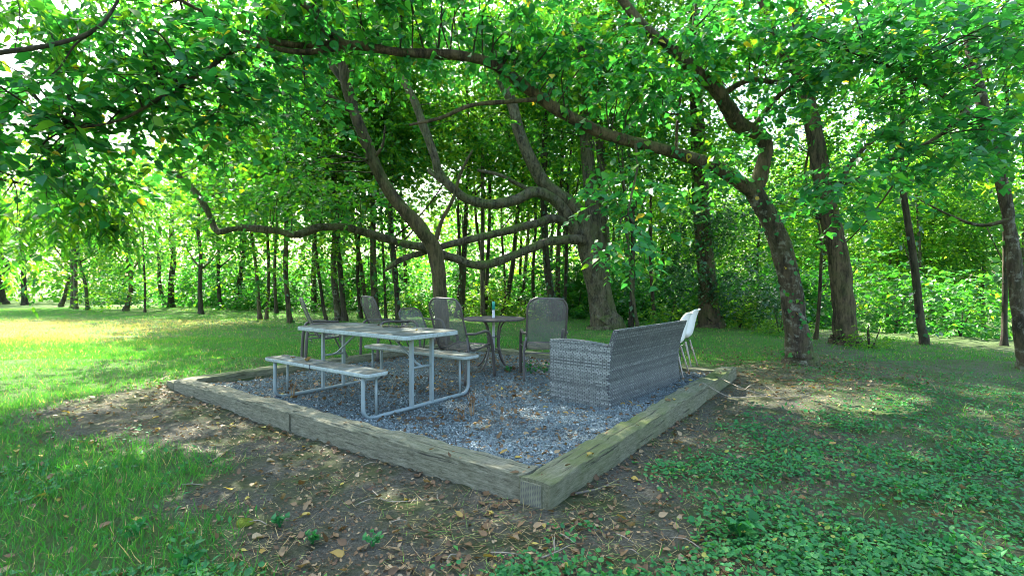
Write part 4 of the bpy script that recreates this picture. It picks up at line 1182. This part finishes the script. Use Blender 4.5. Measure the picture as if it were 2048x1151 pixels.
finish_tree(root, ks)

# deeper woodland, one tree after another
deep = 0
for k in range(400):
    if deep >= 40: break
    x = random.uniform(-30, 24); y = random.uniform(18, 29)
    if x < -6 and y < 25 - 0.25 * x: continue
    if abs(x / y * FPX) > 1150 or (-10 < x < 3 and y > 21 and random.random() < 0.6): continue
    px = 1024 + FPX * x / y
    bk = random.choice(['bark_dark', 'bark_brown', 'bark_grey'])
    row_tree('deep_woodland_tree', {'bark_dark': 'slender dark barked tree', 'bark_brown': 'slender brown barked tree', 'bark_grey': 'slender grey barked tree'}[bk] + (' growing down the bank side of the woods' if x > 5 else ' in the depth of the woods beyond the lawn'), px, 600, random.uniform(6, 11) * 20 / y + 2, random.gauss(0, 0.06), bk,
             'trees in the depth of the woods', fork=1, ivy=0, crown_z=random.uniform(6.0, 8.5), cs=random.uniform(0.85, 1.15), ht=12, depth=y, crowns=random.choice((1, 1, 2)))
    deep += 1

# shrubs under the trees
sh = 0
def shrub(x, y, s, label, group, hz=0.45, pool=BUSH):
    root = tag(empty('shrub', (x, y, float(ground_z(x, y)))), label, 'shrub', group)
    co = link('foliage', random.choice(pool)[0], root)
    co.location = (0, 0, hz * s); co.rotation_euler = (0, 0, random.uniform(0, 6.28)); co.scale = (s, s, s * random.uniform(0.8, 1.1))
    tag(co, kind='stuff')
    m = MB()
    for q in range(3):
        a = random.uniform(0, 6.28)
        m.tube([(0, 0, -0.05), (0.1 * math.cos(a), 0.1 * math.sin(a), 0.3 * s), (0.4 * s * math.cos(a), 0.4 * s * math.sin(a), 0.9 * s)], [0.02, 0.015, 0.006], 5, 3)
    m.build('stem', M['bark_dark'], root)
for k in range(400):
    if sh >= 56: break
    x = random.uniform(-26, 3); y = random.uniform(17, 33)
    if y < 18.0 - 0.50 * x and x < 2: continue
    if y < 19 and x > -4: continue
    if abs(x / y * FPX) > 1080: continue
    q = random.uniform(1.1, 2.3)
    shrub(x, y, q, 'tall bushy shrub under the trees along the lawn' if q > 1.7 else 'low leafy shrub under the trees along the lawn', 'shrubs under the trees along the lawn'); sh += 1
for k in range(400):
    if sh >= 112: break
    x = random.uniform(2, 20); y = random.uniform(9, 26)
    s_ = float(bank_s(x, y))
    if s_ < 0.2 or s_ > 14 or x / y * FPX > 1150: continue
    q = random.uniform(1.0, 2.2)
    shrub(x, y, q, 'big spreading shrub growing down the bank' if q > 1.6 else 'small leafy shrub growing down the bank', 'shrubs on the bank', 0.6); sh += 1
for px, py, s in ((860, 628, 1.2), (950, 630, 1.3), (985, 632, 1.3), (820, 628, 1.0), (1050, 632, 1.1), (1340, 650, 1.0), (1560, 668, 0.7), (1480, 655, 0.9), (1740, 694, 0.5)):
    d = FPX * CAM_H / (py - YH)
    shrub((px - 1024) / FPX * d, d, s, 'leafy bush tinted as sunlit at the wood edge behind the patio furniture', 'bushes behind the patio furniture', pool=BUSH_SUN_TINT)

# the far woods: a mass of leaves behind everything
n = 4600
ang = rng.uniform(-1.05, 1.05, n)
dist = rng.uniform(44, 66, n)
cc = np.stack([np.sin(ang) * dist, np.cos(ang) * dist, (-3.0 + 14.0 * rng.random(n) ** 1.5) * (0.8 + 0.35 * vnoise(ang * 30, dist * 0, 2.0, 77))], 1)
f = sprays(cc, norm(rng.normal(size=(n, 3))), 5, 0.9, 1.2, 7, 0.42, LEAF_MID, 0.2, (0.5, 0.25), 0.6)
tag(crown_obj('far_woods', f[:5], LEAF_MID, M['leaf_far']), 'far mass of green foliage closing the view behind the trees', 'woods', kind='stuff')

# ------------------------------------------------------------------ grass, ground cover, litter
def inside_bed(x, y, mrg=0.0):
    a, b = bed_ab(x, y)
    return (a > -mrg) & (b > -mrg) & (a < LEN_L + 0.16 + mrg) & (b < LEN_R + mrg)
def in_view(x, y, pad=80):
    px = 1024 + FPX * x / np.maximum(y, 0.1)
    return (px > -pad) & (px < 2048 + pad) & (y > 1.8)

blade_v = np.array([(-0.5, 0, 0), (0.5, 0, 0), (-0.36, 0.5, 0.03), (0.36, 0.5, 0.03), (0, 1.0, 0.22)], float)
blade_f = np.array([(0, 1, 3), (0, 3, 2), (2, 3, 4)])
blade1_v = np.array([(-0.5, 0, 0), (0.5, 0, 0), (0, 1.0, 0.15)], float); blade1_f = np.array([(0, 1, 2)])
def grass_field(n, x0, x1, y0, y1, h, w, tpl, dens=1.0, tv=(0.45, 0.22), p=1.0):
    x = rng.uniform(x0, x1, n); y = y0 + (y1 - y0) * rng.random(n) ** p
    g = grass_mask(x, y) * (0.35 + 0.9 * vnoise(x, y, 0.45, 51))
    k = (g * dens > rng.random(n)) & ~inside_bed(x, y, 0.02) & in_view(x, y) & (bank_s(x, y) < 1.5)
    x, y = x[k], y[k]; n = len(x)
    z = ground_z(x, y)
    t = np.stack([rng.normal(0, 0.45, n), rng.normal(0, 0.45, n), np.ones(n)], 1)
    nr = rng.normal(size=(n, 3)); nr[:, 2] *= 0.2
    hh = h * (0.5 + 0.9 * rng.random(n)) * (0.6 + 0.7 * vnoise(x, y, 0.6, 52))
    sc = np.stack([w * (0.7 + 0.6 * rng.random(n)), hh, hh], 1)
    ti = np.clip(rng.normal(tv[0], tv[1], n) + 0.25 * (vnoise(x, y, 1.2, 53) - 0.5) + 0.5 * (rng.random(n) < 0.03), 0, 1)
    dry = sstep(-6.5, -9.5, x + 1.5 * (vnoise(x, y, 1.5, 54) - 0.5)) * sstep(9, 11, y) * sstep(19, 16, y)  # stands for the sunlit lawn patch: sun painted as a paler straw tint
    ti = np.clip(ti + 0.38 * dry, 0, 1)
    return stamp(tpl[0], tpl[1], np.stack([x, y, z - 0.004], 1), t, nr, sc, ti)
def join(parts):
    V, F, T, o = [], [], [], 0
    for v, f, t in parts:
        V.append(v); F.append(f + o); T.append(t); o += len(v)
    return np.concatenate(V), np.concatenate(F), np.concatenate(T)
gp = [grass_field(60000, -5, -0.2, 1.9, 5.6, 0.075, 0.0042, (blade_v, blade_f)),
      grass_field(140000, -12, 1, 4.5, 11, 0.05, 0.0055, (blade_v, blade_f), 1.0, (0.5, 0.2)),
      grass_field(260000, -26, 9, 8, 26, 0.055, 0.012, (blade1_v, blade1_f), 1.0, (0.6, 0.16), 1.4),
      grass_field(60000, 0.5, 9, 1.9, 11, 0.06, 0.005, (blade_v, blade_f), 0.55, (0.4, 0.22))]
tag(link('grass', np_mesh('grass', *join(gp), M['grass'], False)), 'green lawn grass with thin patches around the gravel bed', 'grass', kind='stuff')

# ground cover: round leaved creeping weeds, mostly right of the bed
hexa = np.array([(0, 0, 0)] + [(0.5 * math.cos(k * math.pi / 3.5 + 0.45), 0.5 + 0.5 * math.sin(k * math.pi / 3.5 + 0.45), 0.10) for k in range(7)], float); hexa[0] = (0, 0.45, 0)
hexf = np.array([(0, 1 + k, 1 + (k + 1) % 7) for k in range(7)])
def cover_mask(x, y):
    a, b = bed_ab(x, y)
    nz = vnoise(x, y, 0.8, 61) * 0.8 + vnoise(x, y, 0.25, 62) * 0.5 - 0.65
    c = sstep(-0.35, -1.0, a + nz * 0.9) * (1 - 0.75 * sstep(3.2, 5.5, y)) * sstep(-2.2, -0.2, b + 0.6 * nz + 0.6)
    l = sstep(-0.75, -1.3, b + nz) * 0.38
    return np.clip(c + l * (vnoise(x, y, 0.6, 63) > 0.5), 0, 1) * (0.15 + 1.9 * vnoise(x, y, 0.33, 64) ** 1.8) * (0.55 + 0.9 * vnoise(x, y, 1.1, 68)) * (1 + 0.5 * (y < 3.6))
n = 170000
x = rng.uniform(-4.5, 6.5, n); y = 1.9 + 7.0 * rng.random(n) ** 1.8
k = (cover_mask(x, y) > rng.random(n)) & ~inside_bed(x, y, 0.03) & in_view(x, y)
x, y = x[k][:52000], y[k][:52000]; n = len(x)
hz = 0.012 + 0.055 * rng.random(n) * vnoise(x, y, 0.4, 65)
t = np.stack([rng.normal(size=n), rng.normal(size=n), rng.normal(0.1, 0.25, n)], 1)
nr = np.stack([rng.normal(0, 0.35, n), rng.normal(0, 0.35, n) - 0.15, np.ones(n)], 1)
ls_ = 0.011 + 0.019 * rng.random(n) ** 2
big_k = rng.random(n) < 0.05
ls_[big_k] *= 1.5
V, F, T = stamp(hexa, hexf, np.stack([x, y, ground_z(x, y) + hz], 1), t, nr, ls_, np.clip(rng.normal(0.45, 0.22, n) + 0.3 * (vnoise(x, y, 0.5, 66) - 0.5), 0, 1))
pt_ = leaf_tpl(0.22, 0.05, 0.15, False)
n2 = 9000
x = rng.uniform(-4.5, 5.5, n2 * 4); y = 1.9 + 6.0 * rng.random(n2 * 4) ** 1.6
k = (np.maximum(cover_mask(x, y), 0.4 * grass_mask(x, y) * (vnoise(x, y, 0.35, 67) > 0.55)) > rng.random(n2 * 4) * 1.4) & ~inside_bed(x, y, 0.03) & in_view(x, y)
x, y = x[k][:n2], y[k][:n2]; n2 = len(x)
t = np.stack([rng.normal(size=n2), rng.normal(size=n2), np.abs(rng.normal(0.5, 0.4, n2))], 1)
nr = np.stack([rng.normal(0, 0.3, n2), rng.normal(0, 0.3, n2), np.ones(n2)], 1)
g2 = stamp(pt_[0], pt_[1], np.stack([x, y, ground_z(x, y) + 0.04 * rng.random(n2)], 1), t, nr, 0.025 + 0.03 * rng.random(n2), np.clip(rng.normal(0.5, 0.22, n2), 0, 1))
tag(link('ground_cover', np_mesh('ground_cover', *join([(V, F, T), g2]), M['cover'], False)), 'creeping round leaved weeds carpeting the soil beside the timbers', 'ground cover', kind='stuff')

# dead straw and thin twigs lying on the soil
n = 30000
x = rng.uniform(-4.5, 5.5, n); y = 1.9 + 6.5 * rng.random(n) ** 1.6
k = (rng.random(n) > grass_mask(x, y) * 0.6) & in_view(x, y) & ~inside_bed(x, y, 0.02) & (vnoise(x, y, 0.4, 71) > 0.2 + 0.45 * rng.random(n))
x, y = x[k], y[k]; n = len(x)
a = rng.random(n) * 6.28
t = np.stack([np.cos(a), np.sin(a), rng.normal(0, 0.12, n)], 1)
sc = np.stack([0.0018 + 0.0015 * rng.random(n), 0.04 + 0.12 * rng.random(n) ** 2, np.full(n, 0.05)], 1)
V, F, T = stamp(blade_v, blade_f, np.stack([x, y, ground_z(x, y) + 0.006], 1), t, np.tile([0, 0, 1.0], (n, 1)), sc, np.clip(rng.normal(0.93, 0.06, n), 0, 1))
tag(link('straw', np_mesh('straw', V, F, T, M['grass'], False)), 'pale dead grass straw scattered over the bare soil', 'straw', kind='stuff')

# leaf litter mass
def curl_leaf():
    V, F = leaf_tpl(0.34, 0.16, -0.25)
    return V, F
CL = curl_leaf()
def rest_z(x, y):
    a, b = bed_ab(x, y)
    ins = (a > 0.19) & (b > 0.19) & (a < LEN_L) & (b < LEN_R - 0.14)
    tim = (~ins) & (a > 0) & (b > 0) & (a < LEN_L + 0.16) & (b < LEN_R) & ((a < 0.19) | (b < 0.19))
    return np.where(ins, gravel_h(x, y) + 0.008, np.where(tim, 0.157, ground_z(x, y) + 0.008)), ins, tim
n = 16000
x = rng.uniform(-4.6, 5.5, n); y = 2.0 + 8.0 * rng.random(n) ** 1.1
z, ins, tim = rest_z(x, y)
a, b = bed_ab(x, y)
edge = np.minimum(np.abs(a), np.abs(b))
pr = np.where(ins, 0.45 + 0.6 * sstep(0.5, 0.9, b / LEN_R) + 0.5 * (vnoise(x, y, 0.5, 81) > 0.55), np.where(tim, 0.06, 0.16 + 0.5 * sstep(0.5, 0.05, edge) + 0.5 * sstep(2.2, 0.6, np.hypot(x - 4.3, y - 7.3))))
k = (pr > rng.random(n)) & in_view(x, y)
x, y, z = x[k], y[k], z[k]; n = len(x)
t = np.stack([rng.normal(size=n), rng.normal(size=n), rng.normal(0, 0.25, n)], 1)
nr = np.stack([rng.normal(0, 0.45, n), rng.normal(0, 0.45, n), np.ones(n)], 1)
V, F, T = stamp(CL[0], CL[1], np.stack([x, y, z], 1), t, nr, (0.022 + 0.035 * rng.random(n)), np.clip(np.abs(rng.normal(0.25, 0.2, n)), 0, 0.68))
n = 60000
x = rng.uniform(-4.6, 5.5, n); y = 2.0 + 6.5 * rng.random(n) ** 1.7
k = in_view(x, y) & ~inside_bed(x, y, 0.0) & (grass_mask(x, y) < 0.2 + 0.6 * rng.random(n)) & (vnoise(x, y, 0.25, 83) > 0.4 * rng.random(n))
x, y = x[k], y[k]; n = len(x)
g3 = stamp(CL[0][[0, 6, 15, 8]], np.array([(0, 2, 1), (0, 3, 2)]), np.stack([x, y, ground_z(x, y) + 0.004], 1), np.stack([rng.normal(size=n), rng.normal(size=n), rng.normal(0, 0.35, n)], 1), np.stack([rng.normal(0, 0.6, n), rng.normal(0, 0.6, n), np.ones(n)], 1), 0.007 + 0.024 * rng.random(n) ** 2.5, np.clip(np.abs(rng.normal(0.2, 0.3, n)), 0, 0.74))
V, F, T = join([(V, F, T), g3])
tag(link('leaf_litter', np_mesh('leaf_litter', V, F, T, M['litter'])), 'small brown leaf litter strewn over gravel and soil', 'leaf litter', kind='stuff')

# single fallen leaves
FL = []
for k, tv in enumerate((0.05, 0.2, 0.35, 0.5, 0.65, 0.82, 0.92, 1.0)):
    tpl = leaf_tpl(0.26 + 0.16 * random.random(), random.uniform(0.05, 0.32), random.uniform(-0.5, 0.15))
    FL.append(np_mesh('fallen_leaf', tpl[0] + rng.normal(0, 0.045, tpl[0].shape), tpl[1], np.full(len(tpl[0]), tv), M['litter']))
def fallen(x, y, z, size, mi, label, group):
    o = link('fallen_leaf', FL[mi])
    o.location = (x, y, z + 0.004); o.scale = (size, size, size)
    o.rotation_euler = (random.gauss(0, 0.25), random.gauss(0, 0.25), random.uniform(0, 6.28))
    tag(o, label, 'leaf', group)
cnt = {}
def scatter(n, cond, sizes, mats, label, group):
    c = 0
    for _ in range(20000):
        if c >= n: break
        x = random.uniform(-4.2, 4.0); y = 2.05 + 6 * random.random() ** 1.6
        if not bool(in_view(np.array(x), np.array(y), -20)): continue
        a, b = bed_ab(x, y)
        if not cond(float(a), float(b), x, y): continue
        z = float(rest_z(np.array(x), np.array(y))[0])
        fallen(x, y, z, random.uniform(*sizes), random.choice(mats), label, group); c += 1
ins_ = lambda a, b: 0.2 < a < LEN_L - 0.1 and 0.2 < b < LEN_R - 0.3
soil = lambda a, b: not (-0.05 < a < LEN_L + 0.2 and -0.05 < b < LEN_R + 0.05)
scatter(60, lambda a, b, x, y: soil(a, b) and b < 0.0 and a > -0.3, (0.03, 0.07), (5, 6, 7), 'yellow fallen leaf on the soil before the pale timbers', 'yellow leaves on the soil')
scatter(70, lambda a, b, x, y: soil(a, b) and b < 0.0 and a > -0.5, (0.03, 0.075), (1, 2, 3, 4), 'brown curled leaf on the soil before the pale timbers', 'brown leaves on the soil')
scatter(50, lambda a, b, x, y: soil(a, b) and a < 0.0, (0.03, 0.075), (2, 3, 4, 5, 6), 'fallen tan leaf among the weeds beside the mossy timber', 'leaves beside the mossy timber')
scatter(60, lambda a, b, x, y: ins_(a, b), (0.03, 0.07), (0, 1, 2, 3), 'brown fallen leaf lying on the gravel', 'brown leaves on the gravel')
scatter(30, lambda a, b, x, y: ins_(a, b), (0.045, 0.08), (5, 6, 7), 'yellow fallen leaf lying on the gravel', 'yellow leaves on the gravel')
scatter(8, lambda a, b, x, y: 0.03 < a < 0.16 and 0.1 < b < 4.3, (0.04, 0.07), (2, 3, 6), 'small leaf lying on top of the mossy timber', 'leaves on the mossy timber')
def on_table(u, v, z):
    c, s = math.cos(-0.629), math.sin(-0.629)
    return -1.489 + c * u - s * v, 5.345 + s * u + c * v, GZ + z
x, y, z = on_table(-0.25, -0.60, 0.447); fallen(x, y, z, 0.12, 3, 'large pale leaf draped across the near bench seam', None)
x, y, z = on_table(-0.50, -0.62, 0.447); fallen(x, y, z, 0.06, 2, 'small russet leaf on the near bench top', None)
x, y, z = on_table(0.55, 0.12, 0.744); fallen(x, y, z, 0.05, 6, 'small yellow leaf on the picnic table top', None)
x, y, z = on_table(-0.2, 0.2, 0.744); fallen(x, y, z, 0.05, 0, 'dark curled leaf on the picnic table top', None)

# ------------------------------------------------------------------ sticks, weeds and small finds
def stick(name, label, pts, r0, mt, twigs=3):
    b = np.array(pts[0], float)
    root = tag(empty(name, tuple(b)), label, 'branch')
    L_ = [tuple(np.array(p) - b) for p in pts]
    m = MB(); m.tube(L_, [r0 * (1 - 0.6 * i / (len(L_) - 1)) for i in range(len(L_))], 7, 4, 0.15); m.build('stem', M[mt], root)
    for q in range(twigs):
        i = random.randint(1, len(L_) - 2); p = np.array(L_[i]); d = np.array(L_[i + 1]) - p; a = random.choice((-1, 1)) * random.uniform(0.5, 0.9)
        e = np.array([d[0] * math.cos(a) - d[1] * math.sin(a), d[0] * math.sin(a) + d[1] * math.cos(a), 0.02]) * random.uniform(0.6, 1.2)
        m = MB(); m.tube([p, p + e * 0.5 + (0, 0, 0.015), p + e], [r0 * 0.5, r0 * 0.4, r0 * 0.2], 5, 3); m.build('twig', M[mt], root)
def gp_(px, py, z=0.02):
    d = FPX * (CAM_H - z) / (py - YH)
    x = (px - 1024) / FPX * d
    return (x, d, z)
def lay(px, py, lift=0.014):
    x, y, _ = gp_(px, py, 0.0)
    return (x, y, float(rest_z(np.array(x), np.array(y))[0]) + lift)
stick('fallen_branch', 'bare pale branch resting on the mossy timber and soil', [gp_(1432, 752, 0.16), gp_(1490, 778, 0.12), lay(1545, 800, 0.02), lay(1565, 803, 0.02)], 0.006, 'stick', 2)
stick('fallen_branch', 'broken forked branch lying on soil beside the mossy timber', [lay(1405, 798, 0.02), lay(1460, 795, 0.02), lay(1520, 797, 0.02), lay(1560, 803), lay(1628, 789)], 0.007, 'stick', 3)
stick('fallen_branch', 'thin dark stick on the bare soil near the corner', [lay(1150, 1000), lay(1200, 985), lay(1240, 962)], 0.008, 'stick_mossy', 1)
stick('fallen_branch', 'thin pale curved twig on bare soil before the pale timbers', [lay(745, 985), lay(770, 1003), lay(810, 1006), lay(855, 1003)], 0.003, 'stick', 1)
stick('fallen_branch', 'long dry forked twig lying in the foreground soil', [lay(1083, 1138), lay(1110, 1125), lay(1140, 1108)], 0.004, 'stick', 2)
stick('fallen_branch', 'dark short stick in the moss before the pale timbers', [lay(418, 925), lay(435, 915), lay(447, 906)], 0.008, 'stick_mossy', 0)
tpts = [on_table(u, v, 0.762) for u, v in ((0.02, 0.10), (0.14, 0.13), (0.28, 0.15), (0.40, 0.20))]
stick('mossy_stick', 'dark lichen covered stick lying on the picnic table top', tpts, 0.016, 'stick_mossy', 2)
for _ in range(16):
    px, py = random.uniform(350, 1500), random.uniform(880, 1130)
    x, y, z = lay(px, py)
    a_, b_ = bed_ab(x, y)
    if not soil(float(a_), float(b_)): continue
    a = random.uniform(0, 6.28); L_ = random.uniform(0.06, 0.16)
    o = MB(); o.tube([(0, 0, 0), (math.cos(a) * L_ * .5, math.sin(a) * L_ * .5, 0.012), (math.cos(a + .2) * L_, math.sin(a + .2) * L_, 0.0)], [0.003, 0.0025, 0.0012], 5, 3)
    ob = o.build('twig', M['stick'], None); ob.location = (x, y, z - 0.004)
    tag(ob, 'tiny bare twig lying on the soil before the timbers', 'twig', 'twigs on the soil')

def weed(px, py, label, h=0.16, n=7, ls=0.06, mt='cover', dry=False, z=0.0):
    x, y, zz = lay(px, py, 0.0)
    root = tag(empty('weed', (x, y, zz)), label, 'weed')
    if dry:
        for q in range(n):
            a = random.uniform(0, 6.28); k = random.uniform(0.6, 1.0)
            m = MB(); m.tube([(0.02 * math.cos(a), 0.02 * math.sin(a), -0.01), (0.03 * math.cos(a), 0.03 * math.sin(a), h * k * .6), (0.05 * math.cos(a), 0.05 * math.sin(a), h * k)], [0.004, 0.003, 0.0015], 5, 3); m.build('stalk', M['dry'], root)
        fr = (rng.normal(0, 0.025, (14, 3)) + [0, 0, h * 0.6], rng.normal(size=(14, 3)) - [0, 0, 1.0], rng.normal(size=(14, 3)), np.full(14, 0.04), np.full(14, 0.15))
        V, F, T = stamp(LEAF_MID[0], LEAF_MID[1], *fr); o = link('dead_leaves', np_mesh('dead_leaves', V, F, T, M['litter'], False), root)
        return
    for q in range(n):
        a = random.uniform(0, 6.28); k = random.uniform(0.5, 1.0)
        tip = np.array([math.cos(a) * h * .6, math.sin(a) * h * .6, h * k])
        m = MB(); m.tube([(0, 0, -0.01), tip * (0.4, 0.4, 0.6), tip], [0.003, 0.0022, 0.0012], 5, 3); st = m.build('stem', M[mt], root)
        c = 5
        fr = (tip * np.linspace(0.45, 1, c)[:, None], rng.normal(size=(c, 3)) + [0, 0, 0.2], np.array([0, 0, 1.0]) + rng.normal(0, 0.3, (c, 3)), ls * (0.6 + 0.6 * rng.random(c)), np.clip(rng.normal(0.45, 0.2, c), 0, 1))
        V, F, T = stamp(LEAF_NEAR[0], LEAF_NEAR[1], *fr); link('leaves', np_mesh('leaves', V, F, T, M[mt]), st)
weed(945, 838, 'dry brown weed stalks standing in the gravel', 0.24, 5, dry=True)
weed(922, 846, 'single short dry stalk standing in the gravel', 0.14, 2, dry=True)
weed(584, 800, 'dry grass tuft at the foot of the near bench', 0.2, 5, dry=True)
weed(1062, 752, 'green seedling clump beside the armchair leg', 0.17, 6, 0.05)
weed(1088, 750, 'small green weed between armchair and loveseat arm', 0.12, 5, 0.045)
weed(1020, 748, 'small light green weed under the round table', 0.1, 4, 0.05)
weed(745, 1100, 'upright green seedling in the foreground soil', 0.06, 4, 0.03)
weed(268, 1075, 'broad leaved green weed standing in the turf', 0.07, 4, 0.05)
weed(625, 1088, 'leafy green weed rosette in the foreground soil', 0.05, 5, 0.035)
weed(560, 1050, 'low leafy weed beside the moss clump', 0.055, 5, 0.032)
weed(380, 1130, 'leafy weed growing at the foreground turf edge', 0.07, 6, 0.04)
weed(1480, 1080, 'taller leafy weed rising from the creeping ground cover', 0.12, 7, 0.06)
# moss cushion and root
x, y, z = lay(488, 1045, 0.0)
m = MB()
V = []
for i in range(6):
    for j in range(12):
        th_, ph_ = i / 5 * math.pi / 2, j / 12 * 6.283
        q = 1 + 0.12 * math.sin(3 * ph_) + random.gauss(0, 0.03)
        V.append((0.045 * q * math.sin(th_) * math.cos(ph_), 0.035 * q * math.sin(th_) * math.sin(ph_), 0.03 * math.cos(th_) * q))
m.add(V, [(i * 12 + j, i * 12 + (j + 1) % 12, i * 12 + 12 + (j + 1) % 12, i * 12 + 12 + j) for i in range(5) for j in range(12)])
o = m.build('moss_clump', M['mossball'], None); o.location = (x, y, z - 0.006)
tag(o, 'round yellow green moss cushion on the soil', 'moss')
